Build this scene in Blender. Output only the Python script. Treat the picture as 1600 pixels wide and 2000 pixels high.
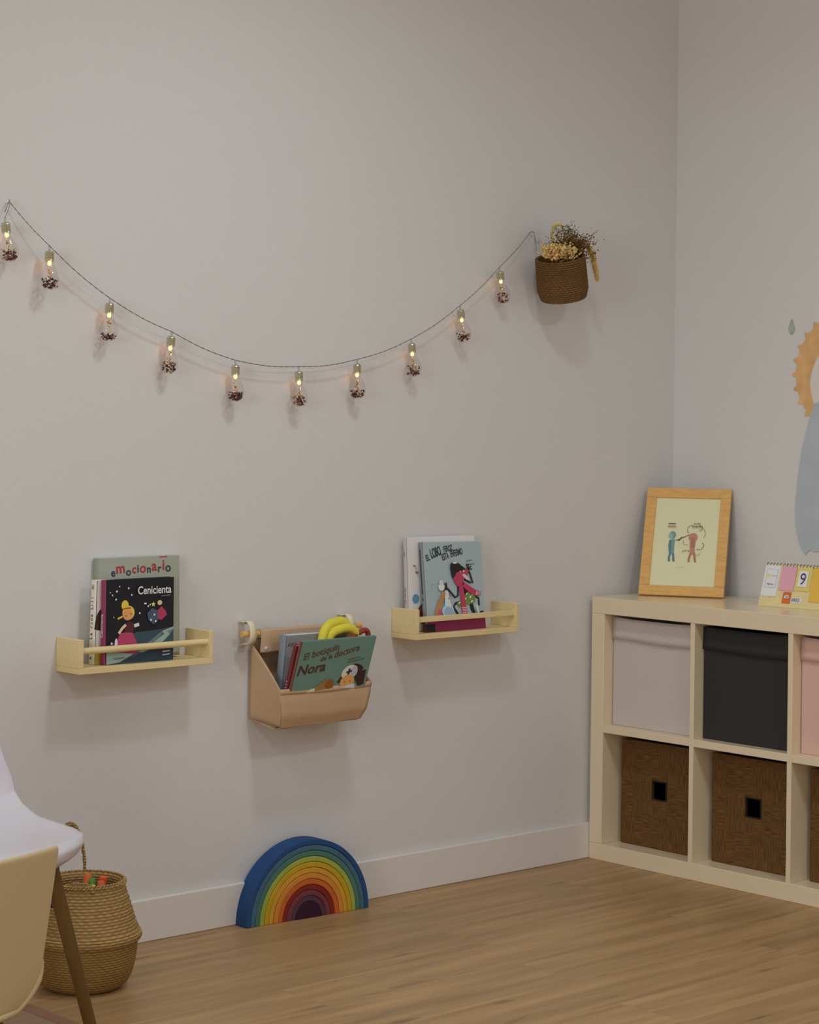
import bpy, bmesh, math, random
from mathutils import Vector, Matrix, Euler, noise as mnoise

random.seed(7)
scene = bpy.context.scene
for o in list(bpy.data.objects):
    bpy.data.objects.remove(o, do_unlink=True)
COL = scene.collection
PI = math.pi

# ------------------------------------------------------------------ camera
yaw, pitch, roll = 0.745451, 0.0140248, 0.0144401
fwd = Vector((math.sin(yaw) * math.cos(pitch), math.cos(yaw) * math.cos(pitch), math.sin(pitch)))
rgt = Vector((math.cos(yaw), -math.sin(yaw), 0))
upv = rgt.cross(fwd)
cr, sr = math.cos(roll), math.sin(roll)
cx_, cy_ = rgt * cr + upv * sr, -rgt * sr + upv * cr
cam_data = bpy.data.cameras.new('camera')
cam = bpy.data.objects.new('camera', cam_data)
COL.objects.link(cam)
M3 = Matrix((cx_, cy_, -fwd)).transposed()
cam.matrix_world = Matrix.Translation((-5.24893, -4.43702, 1.33822)) @ M3.to_4x4()
cam_data.sensor_width = 36.0
cam_data.lens = 4205.83 / 2000 * 36.0
cam_data.shift_x = 5.32 / 2000
cam_data.shift_y = -251.19 / 2000
cam_data.clip_start, cam_data.clip_end = 0.05, 50
scene.camera = cam

# ------------------------------------------------------------------ world, lights, exposure
world = bpy.data.worlds.new('world')
scene.world = world
world.use_nodes = True
world.node_tree.nodes['Background'].inputs[0].default_value = (0.6, 0.65, 0.7, 1)
world.node_tree.nodes['Background'].inputs[1].default_value = 0.1


def area(name, loc, power, size, color=(0.86, 0.95, 1.0), spread=180):
    l = bpy.data.lights.new(name, 'AREA')
    l.shape = 'DISK'
    l.size = size
    l.energy = power
    l.color = color
    l.spread = math.radians(spread)
    o = bpy.data.objects.new(name, l)
    o.location = loc
    COL.objects.link(o)
    return o


CEIL = 3.1
RX0, RY0 = -7.2, -6.6
area('ceiling_lamp_light', (-1.95, -1.35, CEIL - 0.02), 11.0, 0.30, spread=150)
area('ceiling_lamp_light', (-1.7, -3.4, CEIL - 0.02), 22.5, 0.45)
area('ceiling_lamp_light', (-4.6, -1.8, CEIL - 0.02), 12, 0.45)
area('ceiling_lamp_light', (-4.6, -4.4, CEIL - 0.02), 19, 0.45)
side_fill = area('added_fill_light', (RX0 + 0.05, -2.6, 1.75), 60, 1.7, (0.95, 0.98, 1.0))   # added fill light at the left wall, brightens the right wall
side_fill.rotation_euler = (0, -PI / 2, 0)

scene.view_settings.view_transform = 'Standard'
scene.view_settings.look = 'None'
scene.view_settings.exposure = -0.13
scene.view_settings.gamma = 1.0
scene.view_settings.use_curve_mapping = False


# ------------------------------------------------------------------ materials
def lin(c):
    return tuple(((v / 255) / 12.92 if v / 255 <= 0.04045 else ((v / 255 + 0.055) / 1.055) ** 2.4) for v in c)


MATS = {}


def mat(name, rgb, k=1.8, rough=0.6, spec=0.35, var=0.0, vscale=20.0, stretch=(1, 1, 1), bump=0.0, bscale=None,
        metal=0.0, coat=0.0):
    """Principled material; rgb is a photograph value, k turns it into an albedo. var/bump: noise amounts."""
    if name in MATS:
        return MATS[name]
    m = bpy.data.materials.new(name)
    m.use_nodes = True
    nt = m.node_tree
    b = nt.nodes['Principled BSDF']
    a = tuple(min(0.9, v * k) for v in lin(rgb)) + (1,)
    b.inputs['Base Color'].default_value = a
    b.inputs['Roughness'].default_value = rough
    b.inputs['Specular IOR Level'].default_value = spec
    b.inputs['Metallic'].default_value = metal
    b.inputs['Coat Weight'].default_value = coat
    if var or bump:
        tc = nt.nodes.new('ShaderNodeTexCoord')
        mp = nt.nodes.new('ShaderNodeMapping')
        mp.inputs['Scale'].default_value = stretch
        nz = nt.nodes.new('ShaderNodeTexNoise')
        nz.inputs['Scale'].default_value = vscale
        nz.inputs['Detail'].default_value = 6
        nt.links.new(tc.outputs['Object'], mp.inputs[0])
        nt.links.new(mp.outputs[0], nz.inputs['Vector'])
        if bscale and not var:
            nt.nodes.remove(nz); nz = None
        if var:
            rp = nt.nodes.new('ShaderNodeValToRGB')
            rp.color_ramp.elements[0].position = 0.3
            rp.color_ramp.elements[1].position = 0.7
            rp.color_ramp.elements[0].color = tuple(v * (1 - var) for v in a[:3]) + (1,)
            rp.color_ramp.elements[1].color = tuple(min(0.92, v * (1 + var)) for v in a[:3]) + (1,)
            nt.links.new(nz.outputs['Fac'], rp.inputs[0])
            nt.links.new(rp.outputs[0], b.inputs['Base Color'])
        if bump:
            n2 = nz
            if bscale:
                n2 = nt.nodes.new('ShaderNodeTexNoise')
                n2.inputs['Scale'].default_value = bscale
                n2.inputs['Detail'].default_value = 3
                nt.links.new(mp.outputs[0], n2.inputs['Vector'])
            bp = nt.nodes.new('ShaderNodeBump')
            bp.inputs['Strength'].default_value = bump
            bp.inputs['Distance'].default_value = 0.004
            nt.links.new(n2.outputs['Fac'], bp.inputs['Height'])
            nt.links.new(bp.outputs[0], b.inputs['Normal'])
    MATS[name] = m
    return m


def flat(rgb, k=1.8, rough=0.5):
    return mat('print_%d_%d_%d' % tuple(rgb), rgb, k, rough, 0.3)


def wood_floor():
    m = bpy.data.materials.new('oak_laminate')
    m.use_nodes = True
    nt = m.node_tree
    b = nt.nodes['Principled BSDF']
    geo = nt.nodes.new('ShaderNodeNewGeometry')
    oi = nt.nodes.new('ShaderNodeObjectInfo')
    comb = nt.nodes.new('ShaderNodeVectorMath'); comb.operation = 'ADD'
    mul = nt.nodes.new('ShaderNodeVectorMath'); mul.operation = 'SCALE'
    mul.inputs[0].default_value = (3.7, 9.1, 0)
    nt.links.new(oi.outputs['Random'], mul.inputs['Scale'])
    nt.links.new(geo.outputs['Position'], comb.inputs[0])
    nt.links.new(mul.outputs[0], comb.inputs[1])

    def nz(scale, st, detail=5, dist=0.0):
        mp = nt.nodes.new('ShaderNodeMapping')
        mp.inputs['Scale'].default_value = st
        nt.links.new(comb.outputs[0], mp.inputs[0])
        n = nt.nodes.new('ShaderNodeTexNoise')
        n.inputs['Scale'].default_value = scale
        n.inputs['Detail'].default_value = detail
        n.inputs['Distortion'].default_value = dist
        nt.links.new(mp.outputs[0], n.inputs['Vector'])
        return n
    base = lin((173, 138, 96))
    k = 1.12
    n1 = nz(3.0, (0.55, 8.0, 1), 6, 0.4)
    r1 = nt.nodes.new('ShaderNodeValToRGB')
    r1.color_ramp.elements[0].position = 0.30
    r1.color_ramp.elements[1].position = 0.72
    r1.color_ramp.elements[0].color = tuple(v * k * 0.74 for v in base) + (1,)
    r1.color_ramp.elements[1].color = tuple(v * k * 1.18 for v in base) + (1,)
    nt.links.new(n1.outputs['Fac'], r1.inputs[0])
    n2 = nz(2.2, (1.6, 16.0, 1), 3, 0.6)
    r2 = nt.nodes.new('ShaderNodeValToRGB')
    r2.color_ramp.elements[0].position = 0.64
    r2.color_ramp.elements[1].position = 0.76
    r2.color_ramp.elements[0].color = (1, 1, 1, 1)
    r2.color_ramp.elements[1].color = (0.50, 0.46, 0.42, 1)
    nt.links.new(n2.outputs['Fac'], r2.inputs[0])
    mx = nt.nodes.new('ShaderNodeMixRGB'); mx.blend_type = 'MULTIPLY'; mx.inputs[0].default_value = 1
    nt.links.new(r1.outputs[0], mx.inputs[1]); nt.links.new(r2.outputs[0], mx.inputs[2])
    # plank to plank tone
    hs = nt.nodes.new('ShaderNodeHueSaturation')
    ma = nt.nodes.new('ShaderNodeMath'); ma.operation = 'MULTIPLY_ADD'
    ma.inputs[1].default_value = 0.10; ma.inputs[2].default_value = 0.95
    nt.links.new(oi.outputs['Random'], ma.inputs[0])
    nt.links.new(ma.outputs[0], hs.inputs['Value'])
    nt.links.new(mx.outputs[0], hs.inputs['Color'])
    nt.links.new(hs.outputs[0], b.inputs['Base Color'])
    b.inputs['Roughness'].default_value = 0.42
    b.inputs['Specular IOR Level'].default_value = 0.35
    n3 = nz(30, (1, 12, 1), 3)
    bp = nt.nodes.new('ShaderNodeBump'); bp.inputs['Strength'].default_value = 0.06; bp.inputs['Distance'].default_value = 0.002
    nt.links.new(n3.outputs['Fac'], bp.inputs['Height']); nt.links.new(bp.outputs[0], b.inputs['Normal'])
    return m


def woven(name, rgb, k=1.8, sx=90, sz=140, contrast=0.35, cyl=True, bump=0.7):
    """interlaced strand pattern from two waves on object coordinates (angle/height for round things)"""
    m = bpy.data.materials.new(name)
    m.use_nodes = True
    nt = m.node_tree
    b = nt.nodes['Principled BSDF']
    tc = nt.nodes.new('ShaderNodeTexCoord')
    sep = nt.nodes.new('ShaderNodeSeparateXYZ')
    nt.links.new(tc.outputs['Object'], sep.inputs[0])

    def math_(op, a, bb=None):
        n = nt.nodes.new('ShaderNodeMath'); n.operation = op
        for i, v in enumerate((a, bb)):
            if v is None: continue
            if isinstance(v, (int, float)): n.inputs[i].default_value = v
            else: nt.links.new(v, n.inputs[i])
        return n.outputs[0]
    ang = math_('ARCTAN2', sep.outputs['Y'], sep.outputs['X']) if cyl else sep.outputs['Y']
    u = math_('MULTIPLY', ang, float(sx))
    row = math_('MULTIPLY', sep.outputs['Z'], float(sz))
    rowi = math_('FLOOR', row)
    ph = math_('MULTIPLY', rowi, PI * 0.9)
    w1 = math_('SINE', math_('ADD', u, ph))
    w2 = math_('ABSOLUTE', math_('SINE', math_('MULTIPLY', row, PI)))
    h = math_('MULTIPLY', math_('ADD', math_('MULTIPLY', w1, 0.35), 0.65), w2)
    nz = nt.nodes.new('ShaderNodeTexNoise'); nz.inputs['Scale'].default_value = 120; nz.inputs['Detail'].default_value = 3
    nt.links.new(tc.outputs['Object'], nz.inputs['Vector'])
    hh = math_('ADD', math_('MULTIPLY', h, 0.6), math_('MULTIPLY', nz.outputs['Fac'], 0.6))
    rp = nt.nodes.new('ShaderNodeValToRGB')
    a = tuple(v * k for v in lin(rgb))
    rp.color_ramp.elements[0].position = 0.2
    rp.color_ramp.elements[1].position = 0.85
    rp.color_ramp.elements[0].color = tuple(v * (1 - contrast) for v in a) + (1,)
    rp.color_ramp.elements[1].color = tuple(min(0.9, v * (1 + contrast)) for v in a) + (1,)
    nt.links.new(hh, rp.inputs[0]); nt.links.new(rp.outputs[0], b.inputs['Base Color'])
    bp = nt.nodes.new('ShaderNodeBump'); bp.inputs['Strength'].default_value = bump; bp.inputs['Distance'].default_value = 0.004
    nt.links.new(h, bp.inputs['Height']); nt.links.new(bp.outputs[0], b.inputs['Normal'])
    b.inputs['Roughness'].default_value = 0.75
    b.inputs['Specular IOR Level'].default_value = 0.2
    return m


def quadrant_weave(name, rgb, k=1.8):
    """brown banana-leaf front: fields of fine strands alternately upright and level"""
    m = bpy.data.materials.new(name)
    m.use_nodes = True
    nt = m.node_tree
    b = nt.nodes['Principled BSDF']
    tc = nt.nodes.new('ShaderNodeTexCoord')

    def noise_(st):
        mp = nt.nodes.new('ShaderNodeMapping'); mp.inputs['Scale'].default_value = st
        nt.links.new(tc.outputs['Object'], mp.inputs[0])
        n = nt.nodes.new('ShaderNodeTexNoise'); n.inputs['Scale'].default_value = 1; n.inputs['Detail'].default_value = 4
        nt.links.new(mp.outputs[0], n.inputs['Vector'])
        return n.outputs['Fac']
    hz, vt = noise_((20, 30, 430)), noise_((20, 430, 30))
    ck = nt.nodes.new('ShaderNodeTexChecker'); ck.inputs['Scale'].default_value = 10.0
    mp = nt.nodes.new('ShaderNodeMapping'); mp.inputs['Location'].default_value = (0.05, 0.0, 0.0)
    mp.inputs['Scale'].default_value = (0.0, 1, 1)
    nt.links.new(tc.outputs['Object'], mp.inputs[0]); nt.links.new(mp.outputs[0], ck.inputs['Vector'])
    mx = nt.nodes.new('ShaderNodeMix'); mx.data_type = 'FLOAT'
    nt.links.new(ck.outputs['Fac'], mx.inputs[0]); nt.links.new(hz, mx.inputs[2]); nt.links.new(vt, mx.inputs[3])
    rp = nt.nodes.new('ShaderNodeValToRGB')
    a = tuple(v * k for v in lin(rgb))
    rp.color_ramp.elements[0].position = 0.32
    rp.color_ramp.elements[1].position = 0.72
    rp.color_ramp.elements[0].color = tuple(v * 0.5 for v in a) + (1,)
    rp.color_ramp.elements[1].color = tuple(v * 1.6 for v in a) + (1,)
    nt.links.new(mx.outputs[0], rp.inputs[0]); nt.links.new(rp.outputs[0], b.inputs['Base Color'])
    bp = nt.nodes.new('ShaderNodeBump'); bp.inputs['Strength'].default_value = 0.8; bp.inputs['Distance'].default_value = 0.003
    nt.links.new(mx.outputs[0], bp.inputs['Height']); nt.links.new(bp.outputs[0], b.inputs['Normal'])
    b.inputs['Roughness'].default_value = 0.7
    b.inputs['Specular IOR Level'].default_value = 0.25
    return m


def thin_glass():
    m = bpy.data.materials.new('thin_clear_glass')
    m.use_nodes = True
    nt = m.node_tree
    nt.nodes.clear()
    out = nt.nodes.new('ShaderNodeOutputMaterial')
    tr = nt.nodes.new('ShaderNodeBsdfTransparent'); tr.inputs[0].default_value = (0.95, 0.945, 0.93, 1)
    gl = nt.nodes.new('ShaderNodeBsdfGlossy'); gl.inputs['Roughness'].default_value = 0.04
    lw = nt.nodes.new('ShaderNodeLayerWeight'); lw.inputs['Blend'].default_value = 0.5
    pw_ = nt.nodes.new('ShaderNodeMath'); pw_.operation = 'POWER'; pw_.inputs[1].default_value = 4.0
    nt.links.new(lw.outputs['Facing'], pw_.inputs[0])
    fr = nt.nodes.new('ShaderNodeMath'); fr.operation = 'MULTIPLY_ADD'; fr.inputs[1].default_value = 0.45; fr.inputs[2].default_value = 0.045
    nt.links.new(pw_.outputs[0], fr.inputs[0])
    mx = nt.nodes.new('ShaderNodeMixShader')
    nt.links.new(fr.outputs[0], mx.inputs[0]); nt.links.new(tr.outputs[0], mx.inputs[1]); nt.links.new(gl.outputs[0], mx.inputs[2])
    nt.links.new(mx.outputs[0], out.inputs[0])
    return m


def emissive(name, rgb, strength):
    m = bpy.data.materials.new(name)
    m.use_nodes = True
    b = m.node_tree.nodes['Principled BSDF']
    b.inputs['Base Color'].default_value = lin(rgb) + (1,)
    b.inputs['Emission Color'].default_value = lin(rgb) + (1,)
    b.inputs['Emission Strength'].default_value = strength
    return m


M_WALL = mat('painted_wall', (170, 168, 167), 2.0, 0.85, 0.15, bump=0.25, bscale=420)
M_BASE = mat('white_baseboard', (176, 171, 167), 2.0, 0.5, 0.3)
M_CEIL = mat('white_ceiling', (180, 178, 174), 2.0, 0.9, 0.1)
M_FLOOR = wood_floor()
M_PINE = mat('pale_pine', (207, 170, 127), 1.75, 0.55, 0.3, var=0.05, vscale=6, stretch=(2, 14, 14), bump=0.05)
M_LACQ = mat('cream_white_lacquer', (199, 183, 156), 1.56, 0.22, 0.5)
M_OAKF = mat('oak_frame', (190, 143, 84), 1.75, 0.5, 0.3, var=0.14, vscale=10, stretch=(3, 3, 14), bump=0.05)
M_SHELL_W = mat('white_shell_plastic', (162, 158, 163), 1.95, 0.32, 0.45)
M_SHELL_C = mat('cream_shell_plastic', (166, 147, 112), 1.8, 0.36, 0.45)
M_LEG = mat('brown_beech', (92, 66, 26), 1.25, 0.45, 0.35, var=0.12, vscale=12, stretch=(6, 6, 1.0))
M_BLACK = mat('black_metal', (28, 27, 26), 1.5, 0.45, 0.4)
M_CANVAS = mat('beige_canvas', (168, 141, 113), 1.65, 0.9, 0.1, var=0.06, vscale=300, bump=0.3, bscale=900)
M_PAPER = mat('page_paper', (215, 210, 200), 1.6, 0.8, 0.1)
M_STEEL = mat('brushed_screw', (150, 150, 150), 1.6, 0.35, 0.5, metal=0.9)
M_NICKEL = mat('aged_nickel_cap', (168, 163, 142), 1.6, 0.28, 0.5, metal=0.75)
M_CORD = mat('grey_cord', (120, 118, 112), 1.5, 0.6, 0.3)
M_STRAP = mat('cream_leather', (198, 178, 150), 1.8, 0.6, 0.3)
M_DOWEL = mat('beech_dowel', (196, 150, 88), 1.75, 0.5, 0.3)
M_GLASS = thin_glass()
M_LED = emissive('warm_led', (255, 168, 70), 9.0)


# ------------------------------------------------------------------ mesh helpers
class MB:
    def __init__(self):
        self.v, self.f, self.mi = [], [], []

    def face(self, idx, m=0):
        self.f.append(idx); self.mi.append(m)

    def box(self, x0, x1, y0, y1, z0, z1, m=0, mtx=None):
        n = len(self.v)
        for x, y, z in [(x0, y0, z0), (x1, y0, z0), (x1, y1, z0), (x0, y1, z0), (x0, y0, z1), (x1, y0, z1), (x1, y1, z1), (x0, y1, z1)]:
            p = Vector((x, y, z))
            if mtx: p = mtx @ p
            self.v.append(tuple(p))
        for q in [(3, 2, 1, 0), (4, 5, 6, 7), (0, 1, 5, 4), (1, 2, 6, 5), (2, 3, 7, 6), (3, 0, 4, 7)]:
            self.face([n + i for i in q], m)
        return self

    def lathe(self, prof, n=24, m=0, mtx=None, cap0=True, cap1=True, sx=1, sy=1):
        base = len(self.v)
        for r, z in prof:
            for i in range(n):
                a = 2 * PI * i / n
                p = Vector((r * math.cos(a) * sx, r * math.sin(a) * sy, z))
                if mtx: p = mtx @ p
                self.v.append(tuple(p))
        for j in range(len(prof) - 1):
            for i in range(n):
                a, b = base + j * n + i, base + j * n + (i + 1) % n
                self.face([a, b, b + n, a + n], m)
        if cap0: self.face([base + i for i in reversed(range(n))], m)
        if cap1: self.face([base + (len(prof) - 1) * n + i for i in range(n)], m)
        return self

    def tube(self, pts, r, n=8, m=0, closed=False, caps=True):
        pts = [Vector(p) for p in pts]
        rs = r if isinstance(r, (list, tuple)) else [r] * len(pts)
        base = len(self.v)
        N = len(pts)
        prev = None
        for j, p in enumerate(pts):
            if closed:
                t = pts[(j + 1) % N] - pts[j - 1]
            else:
                t = pts[min(j + 1, N - 1)] - pts[max(j - 1, 0)]
            t.normalize()
            if prev is None:
                ref = Vector((0, 0, 1)) if abs(t.z) < 0.9 else Vector((1, 0, 0))
                a = t.cross(ref).normalized()
            else:
                a = (prev - t * prev.dot(t))
                a = a.normalized() if a.length > 1e-6 else t.orthogonal().normalized()
            prev = a
            b = t.cross(a)
            for i in range(n):
                an = 2 * PI * i / n
                self.v.append(tuple(p + a * (rs[j] * math.cos(an)) + b * (rs[j] * math.sin(an))))
        for j in range(N if closed else N - 1):
            k = (j + 1) % N
            for i in range(n):
                self.face([base + j * n + i, base + j * n + (i + 1) % n, base + k * n + (i + 1) % n, base + k * n + i], m)
        if caps and not closed:
            self.face([base + i for i in reversed(range(n))], m)
            self.face([base + (N - 1) * n + i for i in range(n)], m)
        return self

    def grid(self, fn, nu, nv, m=0, flip=False):
        base = len(self.v)
        for j in range(nv + 1):
            for i in range(nu + 1):
                self.v.append(tuple(fn(i / nu, j / nv)))
        for j in range(nv):
            for i in range(nu):
                q = [base + j * (nu + 1) + i, base + j * (nu + 1) + i + 1, base + (j + 1) * (nu + 1) + i + 1, base + (j + 1) * (nu + 1) + i]
                self.face(q[::-1] if flip else q, m)
        return self

    def poly(self, pts, m=0):
        n = len(self.v)
        self.v += [tuple(p) for p in pts]
        self.face(list(range(n, n + len(pts))), m)
        return self

    def prism(self, pts, off, m=0):
        """closed outline pts (3-D) pushed along vector off"""
        n = len(self.v); k = len(pts); off = Vector(off)
        self.v += [tuple(p) for p in pts] + [tuple(Vector(p) + off) for p in pts]
        self.face(list(range(n, n + k))[::-1], m)
        self.face(list(range(n + k, n + 2 * k)), m)
        for i in range(k):
            j = (i + 1) % k
            self.face([n + i, n + j, n + k + j, n + k + i], m)
        return self

    def build(self, name, mats, parent=None, smooth=False, bevel=0, seg=2, solid=0, sub=0, angle=40):
        me = bpy.data.meshes.new(name)
        me.from_pydata(self.v, [], self.f)
        if not isinstance(mats, (list, tuple)): mats = [mats]
        for mm in mats: me.materials.append(mm)
        if len(mats) > 1:
            me.polygons.foreach_set('material_index', self.mi)
        bm = bmesh.new(); bm.from_mesh(me)
        bmesh.ops.recalc_face_normals(bm, faces=bm.faces)
        bm.to_mesh(me); bm.free()
        if smooth:
            me.polygons.foreach_set('use_smooth', [True] * len(me.polygons))
            me.set_sharp_from_angle(angle=math.radians(angle))
        me.update()
        o = bpy.data.objects.new(name, me)
        COL.objects.link(o)
        if parent is not None: o.parent = parent
        if solid:
            s = o.modifiers.new('thickness', 'SOLIDIFY'); s.thickness = solid; s.offset = 0
        if bevel:
            bv = o.modifiers.new('bevel', 'BEVEL'); bv.width = bevel; bv.segments = seg; bv.limit_method = 'ANGLE'
            bv.angle_limit = math.radians(40)
            if not smooth:
                me.polygons.foreach_set('use_smooth', [True] * len(me.polygons))
                me.set_sharp_from_angle(angle=math.radians(60))
        if sub:
            ss = o.modifiers.new('subdivision', 'SUBSURF'); ss.levels = sub; ss.render_levels = sub
        return o


def box(name, x0, x1, y0, y1, z0, z1, m, parent=None, bevel=0.0):
    return MB().box(x0, x1, y0, y1, z0, z1).build(name, m, parent, bevel=bevel)


def tag(o, label, cat=None, group=None, kind=None):
    if label: o['label'] = label
    if cat: o['category'] = cat
    if group: o['group'] = group
    if kind: o['kind'] = kind
    return o


def thing(name, label, cat, loc=(0, 0, 0), rot=(0, 0, 0), group=None, mtx=None):
    o = bpy.data.objects.new(name, None)
    o.empty_display_size = 0.05
    COL.objects.link(o)
    if mtx is not None: o.matrix_world = mtx
    else:
        o.location = loc; o.rotation_euler = rot
    return tag(o, label, cat, group)


def struct(o):
    o['kind'] = 'structure'
    return o


def text_mesh(body, size, bold=0.0, shear=0.0, align='LEFT'):
    cu = bpy.data.curves.new('lettering', 'FONT')
    cu.body = body; cu.size = size; cu.offset = bold; cu.shear = shear; cu.align_x = align
    cu.resolution_u = 3
    t = bpy.data.objects.new('lettering', cu)
    COL.objects.link(t)
    bpy.context.view_layer.update()
    dg = bpy.context.evaluated_depsgraph_get()
    me = bpy.data.meshes.new_from_object(t.evaluated_get(dg))
    bpy.data.objects.remove(t, do_unlink=True)
    bpy.data.curves.remove(cu)
    return me


class Art:
    """flat print on a face: local frame origin o, right r, up u, outward n"""
    def __init__(self, o, r, u, n, w, h):
        self.o, self.r, self.u, self.n, self.w, self.h = Vector(o), Vector(r), Vector(u), Vector(n), w, h
        self.mb = MB(); self.mats = []; self.layer = 0
        self.texts = []; self.shapes = []

    def P(self, x, y, d=None):
        d = (0.00035 + self.layer * 0.00012) if d is None else d
        return self.o + self.r * (x * self.w) + self.u * (y * self.h) + self.n * d

    def mi(self, rgb, lst):
        m = flat(rgb)
        if m not in lst: lst.append(m)
        return lst.index(m)

    def poly(self, rgb, pts):
        self.mb.poly([self.P(x, y) for x, y in pts], self.mi(rgb, self.mats))
        self.shapes.append((MB().poly([self.P(x, y) for x, y in pts]), flat(rgb)))
        self.layer += 1

    def ell(self, rgb, cx, cy, rx, ry, rot=0, n=18):
        c, s = math.cos(rot), math.sin(rot)
        asp = self.h / self.w
        pts = []
        for i in range(n):
            a = 2 * PI * i / n
            ex, ey = rx * math.cos(a), ry * math.sin(a)
            pts.append((cx + ex * c - ey * asp * s, cy + ex / asp * s + ey * c))
        self.poly(rgb, pts)

    def line(self, rgb, pts, wd):
        """stroke, wd as fraction of the width"""
        q = [Vector((x * self.w, y * self.h)) for x, y in pts]
        L, Rr = [], []
        for i, p in enumerate(q):
            t = (q[min(i + 1, len(q) - 1)] - q[max(i - 1, 0)]).normalized()
            nn = Vector((-t.y, t.x)) * (wd * self.w / 2)
            L.append(p + nn); Rr.append(p - nn)
        k = self.mi(rgb, self.mats)
        one = MB(); self.shapes.append((one, flat(rgb)))
        for i in range(len(q) - 1):
            qd = [self.P(v.x / self.w, v.y / self.h) for v in (L[i], L[i + 1], Rr[i + 1], Rr[i])]
            self.mb.poly(qd, k); one.poly(qd)
        self.layer += 1

    def text(self, rgb, body, x, y, size, rot=0, bold=0.0, shear=0.0, sx=1.0, align='LEFT', fit=None):
        me = text_mesh(body, size, bold, shear, align)
        xs_ = [v.co.x for v in me.vertices]
        for v in me.vertices: v.co.x -= min(xs_)
        self.last = max(xs_) - min(xs_)
        if fit: sx = fit * self.w / self.last
        c, s = math.cos(rot), math.sin(rot)
        tb = MB(); self.texts.append((tb, flat(rgb)))
        k = n = 0
        for v in me.vertices:
            a, b = v.co.x * sx, v.co.y
            tb.v.append(tuple(self.P(x, y, 0.0008 + self.layer * 0.00012) + self.r * (a * c - b * s) + self.u * (a * s + b * c)))
        for p in me.polygons:
            tb.face([n + i for i in p.vertices], k)
        bpy.data.meshes.remove(me)

    def done(self, parent, art='cover_illustration', txt='cover_lettering'):
        if len(self.shapes) <= 14:
            for sm_, mm_ in self.shapes: sm_.build(art, mm_, parent)
        elif self.mb.f:
            self.mb.build(art, self.mats, parent)
        for tb, mm_ in self.texts: tb.build(txt, mm_, parent)


def smooth_path(pts, n=8):
    """Catmull-Rom through pts"""
    pts = [Vector(p) for p in pts]
    out = []
    for i in range(len(pts) - 1):
        p0, p1, p2, p3 = pts[max(i - 1, 0)], pts[i], pts[i + 1], pts[min(i + 2, len(pts) - 1)]
        for k in range(n):
            t = k / n
            out.append(0.5 * ((2 * p1) + (p2 - p0) * t + (2 * p0 - 5 * p1 + 4 * p2 - p3) * t * t + (3 * p1 - p0 - 3 * p2 + p3) * t ** 3))
    out.append(pts[-1])
    return out


# ------------------------------------------------------------------ room
floor = struct(box('floor', RX0, 0.1, RY0, 0.1, -0.12, -0.009, M_FLOOR))
PL, PW = 1.28, 0.192
pm = MB().box(0, PL - 0.0006, -PW + 0.0006, 0, -0.009, 0.0).build('plank', M_FLOOR, floor, bevel=0.0006, seg=1)
first = True
yrow = -0.002
r = 0
while yrow > -4.6:
    off = -0.02 + (r * 0.47 % 1.0) * PL
    x = 0 - PL + off
    while x > -5.4 - PL:
        if x < 0:
            o = pm if first else pm.copy()
            if not first: COL.objects.link(o); o.parent = floor
            first = False
            o.location = (x, yrow, 0)
        x -= PL
    yrow -= PW; r += 1
# rest of the floor, at plank height, where single planks no longer matter
box('floor_surface', RX0, 0.1, RY0, yrow, -0.009, 0.0, M_FLOOR, floor)
box('floor_surface', RX0, -5.4 - PL * 1.2, yrow, 0.1, -0.009, -0.0004, M_FLOOR, floor)
struct(box('wall_back', RX0, 0.1, 0.0, 0.1, -0.12, CEIL + 0.1, M_WALL))
struct(box('wall_right', 0.0, 0.1, RY0, 0.0, -0.12, CEIL + 0.1, M_WALL))
struct(box('wall_left', RX0 - 0.1, RX0, RY0, 0.1, -0.12, CEIL + 0.1, M_WALL))
struct(box('wall_front', RX0 - 0.1, 0.1, RY0 - 0.1, RY0, -0.12, CEIL + 0.1, M_WALL))
struct(box('ceiling', RX0 - 0.1, 0.1, RY0 - 0.1, 0.1, CEIL, CEIL + 0.1, M_CEIL))
struct(box('baseboard_back', RX0, 0.0, -0.015, 0.0, 0.0, 0.107, M_BASE, bevel=0.003))
struct(box('baseboard_right', -0.015, 0.0, RY0, -0.015, 0.0, 0.107, M_BASE, bevel=0.003))


wd = struct(bpy.data.objects.new('added_fill_window', None)); COL.objects.link(wd); wd.location = (RX0, -2.6, 1.75)  # invented window, put in to go with the added fill light
for y0_, y1_, z0_, z1_ in ((-1.0, 1.0, 0.9, 1.0), (-1.0, 1.0, -1.0, -0.9), (-1.0, -0.9, -0.9, 0.9), (0.9, 1.0, -0.9, 0.9)):
    box('added_window_frame', 0.001, 0.04, y0_, y1_, z0_, z1_, M_BASE, wd, 0.003)
box('added_pane', 0.001, 0.006, -0.9, 0.9, -0.9, 0.9, mat('added_window_pane', (170, 176, 182), 1.6, 0.1, 0.5), wd)

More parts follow.
